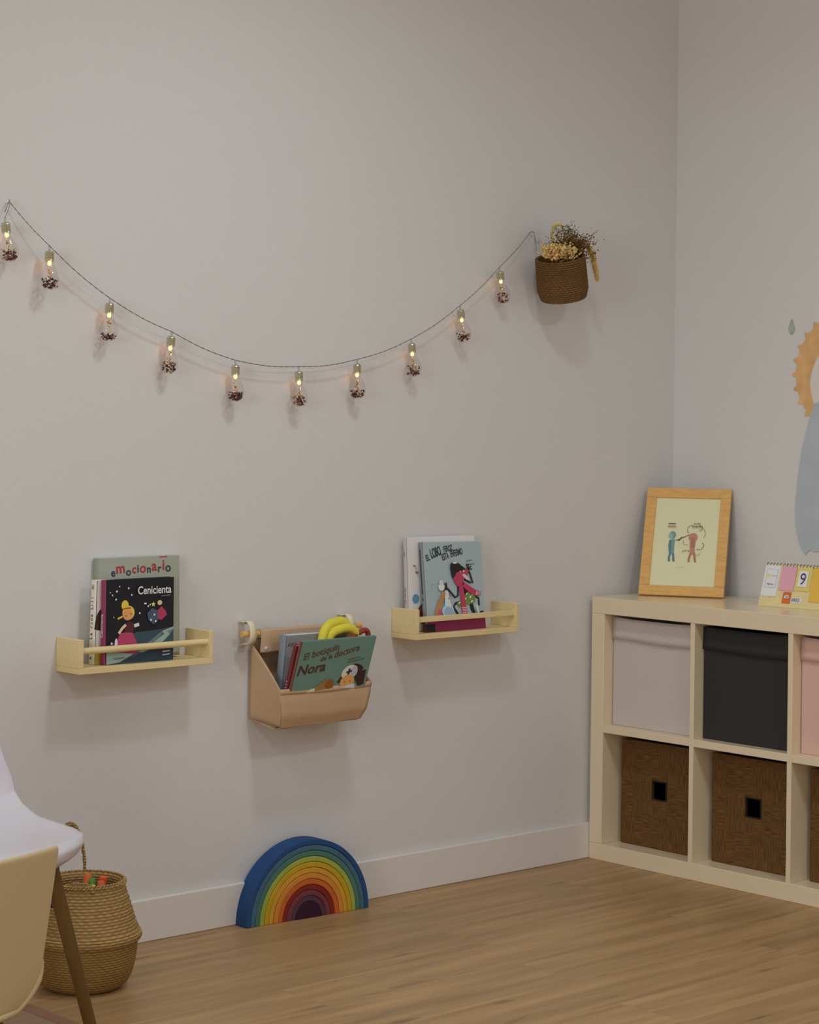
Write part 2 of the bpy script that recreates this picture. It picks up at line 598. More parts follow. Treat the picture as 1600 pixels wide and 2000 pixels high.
# ------------------------------------------------------------------ cube shelf unit
SX0, SX1 = -0.39, -0.016
SY = -0.017
T, CELL, DV = 0.05, 0.335, 0.016
SH = 2 * T + 2 * CELL + 0.022
NC = 4
SW = 2 * T + NC * CELL + (NC - 1) * DV
unit = thing('cube_shelf_unit', 'glossy cream white cube shelf unit with square compartments in the corner', 'shelf unit', (SX0, SY, 0))
D = SX1 - SX0
bv = 0.0015
box('top_panel', 0, D, -SW, 0, SH - T, SH, M_LACQ, unit, bv)
box('bottom_panel', 0, D, -SW, 0, 0, T, M_LACQ, unit, bv)
box('side_panel', 0, D, -T, 0, T, SH - T, M_LACQ, unit, bv)
box('side_panel', 0, D, -SW, -SW + T, T, SH - T, M_LACQ, unit, bv)
midz = T + CELL
for c in range(NC - 1):
    y = -T - (c + 1) * CELL - c * DV
    box('divider', 0.001, D, y - DV, y, T, SH - T, M_LACQ, unit, 0.001)
for c in range(NC):
    y = -T - c * (CELL + DV)
    box('shelf_board', 0.0015, D, y - CELL, y, midz, midz + 0.022, M_LACQ, unit, 0.001)


def cell_y(c): return SY - T - c * (CELL + DV)


Z_UP = midz + 0.022


def fabric_bin(label, rgb, c, z0):
    m = mat('bin_fabric_%d_%d' % (rgb[0], rgb[2]), rgb, 1.8, 0.9, 0.1, var=0.03, vscale=200, bump=0.15, bscale=700)
    w, h, d, th = 0.329, 0.325, 0.325, 0.004
    o = thing('storage_box', label, 'box', (SX0 + 0.04, cell_y(c) - CELL / 2, z0), group='fabric boxes in the upper compartments')
    mb = MB()
    mb.box(0, th, -w / 2, w / 2, 0, h - 0.003)
    mb.box(d - th, d, -w / 2, w / 2, 0, h)
    mb.box(th, d - th, -w / 2, -w / 2 + th, 0, h)
    mb.box(th, d - th, w / 2 - th, w / 2, 0, h)
    mb.box(th, d - th, -w / 2 + th, w / 2 - th, 0, th)
    mb.build('box_body', m, o, bevel=0.0016)

    def fl(u, v):
        y = -w / 2 + 0.001 + u * (w - 0.002)
        z = h - v * 0.068 - 0.004 * math.sin(u * PI) * (1 - v) - 0.003 * v * math.sin(u * 5)
        return Vector((-0.002 - 0.0035 * v, y, z))
    MB().grid(fl, 14, 4).build('front_flap', m, o, smooth=True, solid=0.003)
    return o


fabric_bin('white fabric storage box in the upper left compartment', (166, 157, 152), 0, Z_UP)
fabric_bin('black fabric storage box beside the white one', (46, 44, 43), 1, Z_UP)
fabric_bin('dusty pink fabric storage box cut by the right edge', (178, 148, 138), 2, Z_UP)

M_BASK = quadrant_weave('brown_woven_leaf', (92, 64, 32), 1.55)
M_DARK = mat('basket_inside', (30, 22, 14), 1.2, 0.9, 0.1)


def woven_bin(label, c):
    w, h, d, th = 0.306, 0.315, 0.30, 0.010
    o = thing('woven_basket', label, 'basket', (SX0 + 0.068, cell_y(c) - CELL / 2 - 0.001, T), group='woven baskets in the lower compartments')
    hw, z0, z1 = 0.027, 0.148, 0.202
    mb = MB()   # front with a real hand hole
    ys, zs = [-w / 2, -hw, hw, w / 2], [0, z0, z1, h]
    for x_ in (0, th):
        for z_ in zs:
            for y_ in ys: mb.v.append((x_, y_, z_))
    gi = lambda l, j, i: l * 16 + j * 4 + i
    for j in range(3):
        for i in range(3):
            if (i, j) == (1, 1): continue
            for l in (0, 1): mb.face([gi(l, j, i), gi(l, j, i + 1), gi(l, j + 1, i + 1), gi(l, j + 1, i)])
    for i in range(3):
        for j in (0, 3): mb.face([gi(0, j, i), gi(0, j, i + 1), gi(1, j, i + 1), gi(1, j, i)])
        for c_ in (0, 3): mb.face([gi(0, i, c_), gi(0, i + 1, c_), gi(1, i + 1, c_), gi(1, i, c_)])
    for c_ in (1, 2):
        mb.face([gi(0, c_, 1), gi(0, c_, 2), gi(1, c_, 2), gi(1, c_, 1)])
        mb.face([gi(0, 1, c_), gi(0, 2, c_), gi(1, 2, c_), gi(1, 1, c_)])
    mb.build('front_panel', M_BASK, o, bevel=0.003)
    mb = MB()
    mb.box(d - th, d, -w / 2, w / 2, 0, h)
    mb.box(th, d - th, -w / 2, -w / 2 + th, 0, h)
    mb.box(th, d - th, w / 2 - th, w / 2, 0, h)
    mb.box(th, d - th, -w / 2 + th, w / 2 - th, 0, 0.008)
    mb.build('basket_body', M_BASK, o, bevel=0.003)
    loop = [(-0.0005, hw, z0), (-0.0005, hw, z1), (-0.0005, -hw, z1), (-0.0005, -hw, z0)]
    MB().tube(loop, 0.0028, 6, closed=True).build('hole_rim', M_BLACK, o, smooth=True)
    mb = MB()
    mb.box(0.012, d - 0.012, -w / 2 + 0.012, w / 2 - 0.012, h - 0.012, h - 0.004)
    mb.build('dark_inset_panel', M_DARK, o)  # near-black panel set just inside the basket top
    return o


woven_bin('brown woven basket below the white fabric box', 0)
woven_bin('brown woven basket below the black fabric box', 1)
woven_bin('brown woven basket cut by the right edge below the pink box', 2)

# ------------------------------------------------------------------ framed drawing on the unit
TOPZ = SH
fw, fh, ft, fb = 0.262, 0.345, 0.014, 0.031
rotz = math.radians(29)
lean = math.radians(21)
# local x = along the frame to the right, local z = up the frame, local y = backwards
Mf = Matrix.Translation((-0.252, -0.080, TOPZ + 0.0054)) @ Matrix.Rotation(-PI / 2 + rotz, 4, 'Z') @ Matrix.Rotation(-lean, 4, 'X')
fr = thing('framed_drawing', 'oak picture frame with a small drawing leaning back on the shelf unit', 'picture frame', mtx=Mf)
box('frame_rail', 0, fw, 0, ft, fh - fb, fh, M_OAKF, fr, 0.0012)
box('frame_rail', 0, fw, 0, ft, 0, fb, M_OAKF, fr, 0.0012)
box('frame_stile', 0, fb, 0, ft, fb, fh - fb, M_OAKF, fr, 0.0012)
box('frame_stile', fw - fb, fw, 0, ft, fb, fh - fb, M_OAKF, fr, 0.0012)
box('backing_board', 0.004, fw - 0.004, ft - 0.004, ft, 0.004, fh - 0.004, mat('backing', (90, 80, 65), 1.6, 0.8), fr)
pw, ph = fw - 2 * fb, fh - 2 * fb
tag(box('drawing_sheet', fb - 0.003, fw - fb + 0.003, 0.006, 0.0075, fb - 0.003, fh - fb + 0.003, mat('ivory_sheet', (200, 185, 153), 1.8, 0.8, 0.1), fr), 'ivory sheet with a blue figure and a red figure')
# strut that props the frame
stl = 0.225
ca, sa = math.cos(lean), math.sin(lean)
ang2 = math.radians(40)
smb = MB()
A0 = Vector((fw / 2 - 0.03, ft, 0.23)); A1 = Vector((fw / 2 + 0.03, ft, 0.23))
# foot of the strut meets the shelf top: world z of local point = y*sin(-lean)... solved for z_local
yb = 0.11
zb = yb * math.tan(lean) + 0.002
B0 = Vector((fw / 2 - 0.035, yb, zb)); B1 = Vector((fw / 2 + 0.035, yb, zb))
smb.prism([A0, A1, B1, B0], (0, 0.003, 0))
smb.build('support_strut', mat('backing', (90, 80, 65)), fr)
ar = Art((fb, 0.006, fb), (1, 0, 0), (0, 0, 1), (0, -1, 0), pw, ph)
blu, blu2, red, red2, ink = (98, 130, 130), (78, 108, 114), (162, 112, 94), (142, 98, 80), (84, 80, 68)
ar.ell(blu, 0.295, 0.575, 0.055, 0.045)
ar.ell((120, 150, 140), 0.265, 0.565, 0.035, 0.035)
ar.poly(blu, [(0.25, 0.52), (0.34, 0.53), (0.335, 0.44), (0.34, 0.36), (0.26, 0.36), (0.25, 0.44)])
ar.poly(blu2, [(0.25, 0.52), (0.285, 0.52), (0.29, 0.36), (0.26, 0.36), (0.24, 0.46)])
ar.line(blu2, [(0.28, 0.37), (0.265, 0.31), (0.275, 0.275)], 0.035)
ar.line(blu2, [(0.325, 0.37), (0.335, 0.31), (0.345, 0.275)], 0.035)
ar.line(ink, [(0.35, 0.515), (0.42, 0.535), (0.50, 0.565), (0.56, 0.585)], 0.012)
ar.line(ink, [(0.39, 0.51), (0.45, 0.555)], 0.022)
ar.line(ink, [(0.42, 0.545), (0.48, 0.55)], 0.014)
ar.ell(red, 0.615, 0.555, 0.07, 0.05)
ar.poly(red, [(0.565, 0.55), (0.67, 0.55), (0.65, 0.44), (0.665, 0.36), (0.585, 0.36), (0.575, 0.44)])
ar.poly(red2, [(0.585, 0.55), (0.64, 0.55), (0.65, 0.44), (0.60, 0.43)])
ar.line(red2, [(0.60, 0.38), (0.575, 0.31), (0.575, 0.275)], 0.03)
ar.line(red2, [(0.65, 0.38), (0.665, 0.31), (0.68, 0.275)], 0.03)


def squig(rgb, cx, cy, rx, ry, a0, a1, wd=0.011, dash=5):
    for i in range(dash):
        b0 = a0 + (a1 - a0) * i / dash
        b1 = a0 + (a1 - a0) * (i + 0.65) / dash
        ar.line(rgb, [(cx + rx * math.cos(t), cy + ry * math.sin(t)) for t in (b0, (b0 + b1) / 2, b1)], wd)


squig(ink, 0.58, 0.64, 0.06, 0.05, 1.3, 4.2)
squig(ink, 0.70, 0.66, 0.05, 0.03, 1.6, -1.6)
squig((150, 110, 95), 0.74, 0.60, 0.06, 0.06, 1.2, -1.0)
squig(ink, 0.72, 0.46, 0.07, 0.045, 0.8, -2.2, 0.012, 6)
squig((140, 110, 100), 0.52, 0.50, 0.05, 0.035, 2.6, 5.2)
squig(ink, 0.53, 0.38, 0.06, 0.02, 2.9, 0.4, 0.013, 3)
squig((165, 140, 125), 0.70, 0.38, 0.04, 0.03, 0, -3.0)
ar.line(ink, [(0.22, 0.70), (0.335, 0.70)], 0.016)
for i in range(6):
    ar.line((120, 112, 88), [(0.215 + i * 0.022, 0.665), (0.23 + i * 0.022, 0.667)], 0.022)
for i in range(5):
    ar.line((120, 112, 88), [(0.615 + i * 0.022, 0.706), (0.63 + i * 0.022, 0.704)], 0.022)
for i in range(8):
    ar.line((100, 94, 76), [(0.59 + i * 0.021, 0.672), (0.605 + i * 0.021, 0.67)], 0.022)
for i in range(6):
    ar.line((170, 160, 138), [(0.39 + i * 0.025, 0.205), (0.408 + i * 0.025, 0.205)], 0.010)
ar.done(fr, 'drawing')

# ------------------------------------------------------------------ desk calendar on the unit
Mc = Matrix.Translation((-0.212, -0.508, TOPZ + 0.0005)) @ Matrix.Rotation(-PI / 2 + math.radians(6), 4, 'Z')
cal = thing('desk_calendar', 'yellow tent desk calendar with colour cards and wire rings', 'calendar', mtx=Mc)
CW, CH = 0.30, 0.128
cl = math.radians(20)
Rc = Matrix.Rotation(-cl, 4, 'X')
M_CAL = mat('calendar_yellow', (196, 174, 128), 1.75, 0.7, 0.2, var=0.03, vscale=40)
MB().box(0, CW, 0, 0.0018, 0, CH, mtx=Rc).build('front_board', M_CAL, cal)
topy = CH * math.sin(cl)
Rb = Matrix.Translation((0, 2 * topy + 0.002, 0)) @ Matrix.Rotation(cl, 4, 'X')
MB().box(0, CW, -0.0018, 0, 0, CH, mtx=Rb).build('back_board', M_CAL, cal)
box('base_strip', 0, CW, 0.002, 2 * topy, 0, 0.0015, M_CAL, cal)
topc = Vector((0, topy + 0.001, CH * math.cos(cl) - 0.002))
nr = 27
for i in range(nr):
    x = 0.006 + i * (CW - 0.012) / (nr - 1)
    pts = [Vector((x, topc.y + 0.0055 * math.cos(a), topc.z + 0.0055 * math.sin(a))) for a in [2 * PI * k / 8 for k in range(8)]]
    if i == 0:
        ring = MB().tube([p - Vector((x, 0, 0)) for p in pts], 0.0009, 4, closed=True).build('wire_ring', M_BLACK, cal)
        ring.location = (x, 0, 0)
    else:
        q = ring.copy(); COL.objects.link(q); q.parent = cal; q.location = (x, 0, 0)


def card(x0, x1, z0, z1, rgb, name, d=0.0016, lab=None):
    o = MB().box(x0, x1, -d - 0.0012, -0.0004, z0, z1, mtx=Rc).build(name, flat(rgb), cal)
    if lab: o['label'] = lab
    return o


nrm = Rc.to_3x3() @ Vector((0, -1, 0)); upc = Rc.to_3x3() @ Vector((0, 0, 1))
card(0.003, 0.054, 0.030, CH - 0.004, (190, 190, 205), 'card_pad', lab='pale lavender card pad')
card(0.060, 0.108, 0.050, CH - 0.004, (206, 138, 152), 'card_pad', lab='pink card pad')
card(0.110, 0.160, 0.052, CH - 0.004, (184, 168, 96), 'card_pad', lab='lime yellow card pad with the number 9')
card(0.164, 0.21, 0.022, CH - 0.004, (206, 152, 62), 'card_pad', lab='orange yellow card pad')
card(0.214, 0.26, 0.052, CH - 0.004, (150, 180, 150), 'card_pad')
card(0.077, 0.104, 0.012, 0.046, (176, 92, 40), 'sticker', 0.0004, 'rust orange sticker')
card(0.106, 0.141, 0.016, 0.031, (196, 190, 196), 'sticker', 0.0003, 'white year sticker')
ca_ = Art(Rc @ Vector((0, -0.0028, 0)), (1, 0, 0), upc, nrm, 1.0, 1.0)
ca_.poly((200, 196, 202), [(0.011, 0.056), (0.047, 0.056), (0.047, 0.112), (0.011, 0.112)])
for e in [((0.011, 0.056), (0.047, 0.056)), ((0.011, 0.112), (0.047, 0.112)), ((0.011, 0.056), (0.011, 0.112)), ((0.047, 0.056), (0.047, 0.112))]:
    ca_.line((130, 128, 160), list(e), 0.0008)
ca_.poly((206, 184, 70), [(0.013 + (0.0075 if k % 2 == 0 else 0.0035) * math.cos(PI / 2 + k * PI / 5) + 0.006, 0.092 + (0.0075 if k % 2 == 0 else 0.0035) * math.sin(PI / 2 + k * PI / 5)) for k in range(10)])
for i in range(5):
    ca_.line((170, 130, 140), [(0.0275 + i * 0.0038, 0.091), (0.030 + i * 0.0038, 0.092)], 0.0022)
ca_.poly((206, 202, 208), [(0.119, 0.064), (0.150, 0.064), (0.150, 0.112), (0.119, 0.112)])
ca_.poly((206, 196, 200), [(0.084, 0.0265), (0.1, 0.0265), (0.101, 0.031), (0.097, 0.036), (0.088, 0.036), (0.083, 0.031)])
ca_.poly((130, 110, 150), [(0.088, 0.0285), (0.099, 0.0285), (0.099, 0.0325), (0.088, 0.0325)])
ca_.text((70, 50, 70), '9', 0.1255, 0.0705, 0.05, bold=0.0001, sx=0.85)
ca_.text((60, 60, 70), 'Martes', 0.0175, 0.063, 0.0085, bold=0.0, shear=0.2)
ca_.text((50, 50, 90), '2022', 0.109, 0.0195, 0.0125, bold=0.0001, fit=0.028)
ca_.done(cal, 'card_print', 'card_lettering')

# ------------------------------------------------------------------ wall stickers on the right wall
M_DROP = mat('grey_green_sticker', (140, 144, 136), 1.8, 0.8, 0.1, var=0.12, vscale=30)
M_MANE = mat('ochre_watercolour_sticker', (184, 144, 100), 1.8, 0.8, 0.1, var=0.14, vscale=22)
M_BODY = mat('blue_grey_watercolour_sticker', (150, 156, 162), 1.8, 0.8, 0.1, var=0.05, vscale=12)
M_FACE = mat('pale_face_sticker', (178, 172, 168), 1.9, 0.8, 0.1)
dz, dy = 1.612, -0.458
pts = []
for i in range(24):
    a = 2 * PI * i / 24
    zz = math.cos(a)
    wdt = 0.0125 * math.sin(a) * (1 - 0.55 * max(0, zz)) if zz > 0 else 0.0125 * math.sin(a)
    pts.append(Vector((-0.0003, dy + wdt, dz + (0.029 if zz > 0 else 0.020) * zz)))
tag(MB().prism(pts, (-0.0006, 0, 0)).build('raindrop_sticker', M_DROP), 'small grey green raindrop sticker high on the right wall', 'sticker')
an = thing('animal_sticker', 'large wall sticker of an animal with spiky ochre mane and blue grey body', 'sticker', (0, -0.66, 0))
mc = Vector((0, 0, 1.475))
pts = []
NS = 27
for i in range(NS):
    for k, rr in ((0, 0.184), (0.25, 0.1845), (0.45, 0.198), (0.55, 0.198), (0.75, 0.1845)):
        a = 2 * PI * (i + k) / NS + 0.1
        pts.append(Vector((-0.0008, rr * math.cos(a) * 1.0, mc.z + rr * math.sin(a) * 0.98)))
MB().prism(pts, (-0.0006, 0, 0)).build('mane', M_MANE, an)
pts = [Vector((-0.0018, 0.130 * math.cos(2 * PI * i / 36), mc.z - 0.03 + 0.130 * math.sin(2 * PI * i / 36))) for i in range(36)]
MB().prism(pts, (-0.0003, 0, 0)).build('face', M_FACE, an)
half = [(0.0, 1.40), (0.075, 1.40), (0.115, 1.385), (0.135, 1.33), (0.158, 1.25), (0.172, 1.16), (0.180, 1.08), (0.178, 1.02), (0.165, 0.97), (0.15, 0.945), (0.140, 0.933), (0.130, 0.945), (0.122, 0.950), (0.112, 0.944), (0.09, 0.947), (0.06, 0.94), (0.03, 0.945), (0.0, 0.94)]
pts = [Vector((-0.0024, y, z)) for y, z in half] + [Vector((-0.0024, -y, z)) for y, z in reversed(half[1:-1])]
MB().prism(pts, (-0.0003, 0, 0)).build('body', M_BODY, an)
for s in (-1, 1):
    MB().prism([Vector((-0.0022, s * 0.04 + 0.007 * math.cos(2 * PI * i / 12), mc.z - 0.02 + 0.009 * math.sin(2 * PI * i / 12))) for i in range(12)], (-0.0002, 0, 0)).build('eye', M_BLACK, an)
MB().prism([Vector((-0.0022, 0.014, mc.z - 0.055)), Vector((-0.0022, -0.014, mc.z - 0.055)), Vector((-0.0022, 0, mc.z - 0.07))], (-0.0002, 0, 0)).build('nose', M_BLACK, an)


# ------------------------------------------------------------------ wall book shelves
def wall_shelf(label, x0, z0, w=0.405, d=0.1, round_rail=True):
    s = thing('wall_book_rack', label, 'wall shelf', (x0, -0.001, z0))
    bt, pt, phh = 0.0145, 0.0125, 0.069
    box('base_board', 0, w, -d, 0, 0, bt, M_PINE, s, 0.0012)
    box('end_panel', 0, pt, -d, 0, bt, bt + phh, M_PINE, s, 0.0012)
    box('end_panel', w - pt, w, -d, 0, bt, bt + phh, M_PINE, s, 0.0012)
    zr = bt + 0.0405
    if round_rail:
        MB().tube([(pt - 0.002, -d + 0.012, zr), (w - pt + 0.002, -d + 0.012, zr)], 0.0082, 16).build('front_rail', M_PINE, s, smooth=True)
    else:
        box('front_rail', pt - 0.001, w - pt + 0.001, -d + 0.005, -d + 0.014, zr - 0.0075, zr + 0.0075, M_PINE, s, 0.001)
    return s, z0 + bt


shL, ztL = wall_shelf('pale pine wall book rack nearest the chair', -2.304, 0.6985)
shR, ztR = wall_shelf('pale pine wall book rack nearest the shelf unit', -1.198, 0.7145, round_rail=False)


def book(name, label, mtx, w, h, t, front, spine, back=None, group=None, spine_label=None):
    """local: x = width from the spine, z = up, front cover at y=-t, back cover at y=0"""
    b = thing(name, label, 'book', mtx=mtx, group=group)
    fm = mat('cover_%d_%d_%d' % tuple(front), front, 1.8, 0.35, 0.4)
    sm = mat('cover_%d_%d_%d' % tuple(spine), spine, 1.8, 0.4, 0.4)
    bd = min(0.0024, t * 0.2)
    MB().box(0.003, w, -t, -t + bd, 0, h).build('front_cover', fm, b, bevel=0.0008, seg=2)
    MB().box(0.003, w, -bd, 0, 0, h).build('back_cover', mat('cover_%d_%d_%d' % tuple(back or front), back or front, 1.8, 0.35, 0.4), b, bevel=0.0008)
    n = 8
    prof = []
    for i in range(n + 1):
        a = PI * i / n - PI / 2
        prof.append((0.003 - 0.003 * math.cos(a), -t / 2 + t / 2 * math.sin(a)))
    prof += [(0.0055, 0.0), (0.0055, -t)]
    sp = MB().prism([Vector((x, y, 0)) for x, y in prof], (0, 0, h)).build('spine', sm, b, smooth=True, angle=50)
    if spine_label: sp['label'] = spine_label
    MB().box(0.0056, w - 0.003, -t + bd, -bd, 0.003, h - 0.003).build('page_block', M_PAPER, b)
    return b


def book_mtx(x, y, z, lean=0.0, yawz=0.0, tilt=0.0):
    return Matrix.Translation((x, y, z)) @ Matrix.Rotation(yawz, 4, 'Z') @ Matrix.Rotation(lean, 4, 'X') @ Matrix.Rotation(tilt, 4, 'Y')


def front_art(w, h, t): return Art((0, -t, 0), (1, 0, 0), (0, 0, 1), (0, -1, 0), w, h)
def spine_art(h, t): return Art((0.0, 0, 0), (0, -1, 0), (0, 0, 1), (-1, 0, 0), t, h)


# --- left rack: tall pale green book behind
w, h, t = 0.252, 0.252, 0.018
b = book('hardback_book', 'pale grey green hardback with red and navy title at the back', book_mtx(-2.203, -0.012, ztL + 0.0045, -0.035), w, h, t, (136, 140, 126), (120, 128, 108))
a = front_art(w, h, t)
xs = 0.165
tw = [('e', 0.026, -0.004, 0.0, 1), ('m', 0.034, 0.002, 0.08, 0), ('o', 0.026, -0.004, 0, 1), ('c', 0.028, 0.001, 0, 0), ('i', 0.026, 0.002, 0, 1), ('o', 0.033, 0.001, 0, 0),
      ('n', 0.025, 0.0, 0, 1), ('a', 0.034, 0.004, 0.05, 0), ('r', 0.026, 0.0, 0, 1), ('i', 0.034, 0.005, 0, 0), ('o', 0.03, 0.0, 0, 1)]
wid = {'e': 0.6, 'm': 0.88, 'o': 0.62, 'c': 0.56, 'i': 0.30, 'n': 0.6, 'a': 0.60, 'r': 0.42}
for ch, sz, dyv, rt, nv in tw:
    a.text((50, 52, 66) if nv else (150, 40, 44), ch, xs, 0.835 + dyv / h + (xs - 0.165) * 0.012, sz * 1.08, rt, bold=0.0007)
    xs += (a.last + 0.0034) / w
a.poly((150, 60, 60), [(0.75, 0.985), (0.85, 0.985), (0.85, 0.997), (0.75, 0.997)])
a.poly((120, 112, 70), [(0.45, 0.0), (0.99, 0.0), (0.99, 0.03), (0.45, 0.03)])
a.done(b)

# --- left rack: cream book with red spine lettering
w, h, t = 0.205, 0.206, 0.022
b = book('hardback_book', 'white picture book with cream lettered spine behind the dark blue book', book_mtx(-2.234, -0.0345, ztL + 0.001, 0.0, 0.0, 0.02), w, h, t, (180, 174, 172), (196, 184, 170), spine_label='cream spine with red brown lettering')
a = spine_art(h, t)
for i, (ch, c) in enumerate(zip('La rana Lili', [(90, 50, 44), (84, 56, 48), (0, 0, 0), (110, 60, 50), (150, 128, 70), (96, 60, 52), (90, 66, 60), (0, 0, 0), (96, 74, 62), (110, 90, 70), (96, 80, 66), (120, 100, 80)])):
    if ch != ' ':
        a.text(c, ch, 0.68, 0.30 + i * 0.044, 0.0145, PI / 2, bold=0.0003)
a.text((110, 60, 50), 'o:', 0.68, 0.89, 0.016, PI / 2, bold=0.0003)
a.poly((70, 44, 44), [(0.36, 0.06), (0.62, 0.06), (0.62, 0.09), (0.36, 0.09)])
a.line((180, 130, 130), [(0.5, 0.16), (0.5, 0.24)], 0.06)
a.done(b, 'spine_print', 'spine_lettering')
a = front_art(w, h, t)
a.poly((52, 36, 32), [(0.0, 0.42), (0.09, 0.40), (0.09, 0.66), (0.05, 0.62), (0.02, 0.56)])
a.poly((150, 130, 60), [(0.02, 0.0), (0.2, 0.0), (0.2, 0.19), (0.02, 0.17)])
a.done(b)

# --- left rack: dark blue square book
w, h, t = 0.209, 0.2065, 0.0185
b = book('hardback_book', 'dark navy square picture book with magenta spine and white title', book_mtx(-2.2155, -0.0585, ztL + 0.001, -0.01), w, h, t, (15, 16, 22), (118, 44, 74), spine_label='magenta spine with white lettering')
a = front_art(w, h, t)
navy, river, riv2 = (24, 26, 34), (46, 66, 76), (126, 146, 138)
a.poly(river, [(0.03, 0.0), (0.995, 0.0), (0.995, 0.40), (0.72, 0.37), (0.45, 0.36), (0.2, 0.27), (0.03, 0.22)])
a.poly(riv2, [(0.03, 0.0), (0.22, 0.02), (0.45, 0.12), (0.62, 0.17), (0.75, 0.25), (0.86, 0.32), (0.83, 0.355), (0.995, 0.40), (0.995, 0.375), (0.90, 0.35), (0.945, 0.31), (0.86, 0.24), (0.7, 0.16), (0.55, 0.115), (0.35, 0.16), (0.03, 0.14)])
a.poly((36, 52, 64), [(0.22, 0.02), (0.995, 0.0), (0.995, 0.2), (0.7, 0.13), (0.5, 0.1)])
# girl in a pink skirt
a.poly((150, 56, 86), [(0.17, 0.14), (0.46, 0.10), (0.46, 0.24), (0.40, 0.36), (0.36, 0.38), (0.22, 0.36), (0.165, 0.25)])
a.ell((196, 180, 190), 0.165, 0.245, 0.02, 0.06)
a.poly((70, 34, 38), [(0.28, 0.37), (0.41, 0.36), (0.42, 0.47), (0.36, 0.50), (0.29, 0.47)])
a.line((206, 170, 150), [(0.30, 0.46), (0.25, 0.42), (0.20, 0.36)], 0.035)
a.line((206, 196, 190), [(0.42, 0.44), (0.49, 0.455)], 0.04)
a.ell((198, 166, 62), 0.335, 0.60, 0.088, 0.085)
a.ell((198, 166, 62), 0.285, 0.69, 0.052, 0.062)
a.line((150, 60, 50), [(0.245, 0.645), (0.31, 0.655), (0.37, 0.655)], 0.016)
a.ell((204, 134, 86), 0.325, 0.575, 0.07, 0.064)
a.line((198, 166, 62), [(0.25, 0.56), (0.18, 0.535)], 0.022)
a.ell((40, 30, 30), 0.37, 0.585, 0.008, 0.008)
a.ell((40, 30, 30), 0.30, 0.565, 0.008, 0.008)
# second figure in red and blue, star wand
a.poly((150, 50, 76), [(0.74, 0.60), (0.81, 0.655), (0.87, 0.60), (0.895, 0.55), (0.81, 0.49), (0.76, 0.51)])
a.poly((60, 74, 92), [(0.60, 0.58), (0.67, 0.64), (0.75, 0.61), (0.77, 0.50), (0.70, 0.44), (0.62, 0.50)])
a.ell((206, 160, 120), 0.785, 0.70, 0.035, 0.03)
a.poly((196, 190, 120), [(0.69 + (0.036 if k % 2 == 0 else 0.014) * math.cos(PI / 2 + k * PI / 5), 0.685 + (0.036 if k % 2 == 0 else 0.014) * math.sin(PI / 2 + k * PI / 5)) for k in range(10)])
rs = random.Random(3)
for i in range(26):
    x, z = rs.uniform(0.06, 0.66), rs.uniform(0.5, 0.92)
    if 0.2 < x < 0.46 and z < 0.78: continue
    if x > 0.42 and z > 0.72: continue
    a.ell((196, 196, 206), x, z, *([rs.uniform(0.006, 0.014)] * 2), n=6)
for x, z in ((0.09, 0.25), (0.70, 0.56), (0.65, 0.5), (0.72, 0.48)):
    a.ell((196, 206, 200), x, z, 0.014, 0.014, n=8)
a.text((214, 210, 206), 'Cenicienta', 0.455, 0.815, 0.0275, 0.0, bold=0.0005, fit=0.49)
a.line((100, 100, 110), [(0.80, 0.782), (0.93, 0.786)], 0.010)
for k in range(3):
    a.line((150, 150, 160), [(0.82, 0.15 - k * 0.04), (0.93, 0.155 - k * 0.04)], 0.014)
a.line((90, 100, 100), [(0.12, 0.07), (0.28, 0.075)], 0.014)
a.done(b)
a = spine_art(h, t)
a.text((214, 190, 196), 'Cenicienta', 0.68, 0.32, 0.0135, PI / 2, bold=0.0002)
a.done(b, 'spine_print', 'spine_lettering')

# --- right rack: white book with blue dot behind
w, h, t = 0.27, 0.262, 0.012
b = book('picture_book', 'white picture book with a blue dot showing behind the wolf book', book_mtx(-1.173, -0.028, ztR + 0.001, -0.06), w, h, t, (190, 184, 182), (160, 154, 150))
a = front_art(w, h, t)
a.ell((84, 124, 152), 0.125, 0.345, 0.048, 0.052)
a.ell((104, 56, 46), 0.26, 0.18, 0.12, 0.12)
a.line((120, 112, 110), [(0.10, 0.70), (0.14, 0.69)], 0.018)
a.line((120, 90, 90), [(0.13, 0.63), (0.17, 0.62)], 0.024)
a.text((130, 122, 120), 'a', 0.13, 0.655, 0.013)
a.text((130, 122, 120), 's', 0.15, 0.60, 0.015)
a.done(b)
a = spine_art(h, t)
for z in (0.80, 0.42, 0.36, 0.30):
    a.line((110, 104, 100), [(0.6, z), (0.6, z + 0.05)], 0.25)
a.done(b, 'spine_print')

# --- right rack: blue grey book with black wolf in red scarf
w, h, t = 0.234, 0.250, 0.013
tilt_ = math.radians(1.5)
b = book('picture_book', 'blue grey picture book showing a black wolf in a red scarf', book_mtx(-1.133, -0.0605, ztR + 0.001, -0.13, 0, 0.02), w, h, t, (138, 152, 156), (104, 112, 116))
a = front_art(w, h, t)
blk, scf, mag = (30, 26, 28), (158, 52, 76), (112, 34, 66)
a.poly(mag, [(0.02, 0.0), (0.995, 0.0), (0.995, 0.155), (0.6, 0.165), (0.3, 0.16), (0.02, 0.15)])
a.poly((24, 20, 24), [(0.0, 0.0), (0.15, 0.0), (0.15, 0.085), (0.0, 0.085)])
a.text((40, 40, 46), 'EL', 0.075, 0.785, 0.024, 0.32, bold=0.0005, fit=0.062)
a.text((30, 30, 36), 'LOBO', 0.155, 0.815, 0.037, 0.26, bold=0.0009, fit=0.175)
a.text((40, 40, 46), 'FEROZ', 0.365, 0.885, 0.023, 0.15, bold=0.0005, fit=0.15)
a.text((40, 40, 46), 'ESTÁ', 0.335, 0.79, 0.026, 0.24, bold=0.0005, fit=0.115)
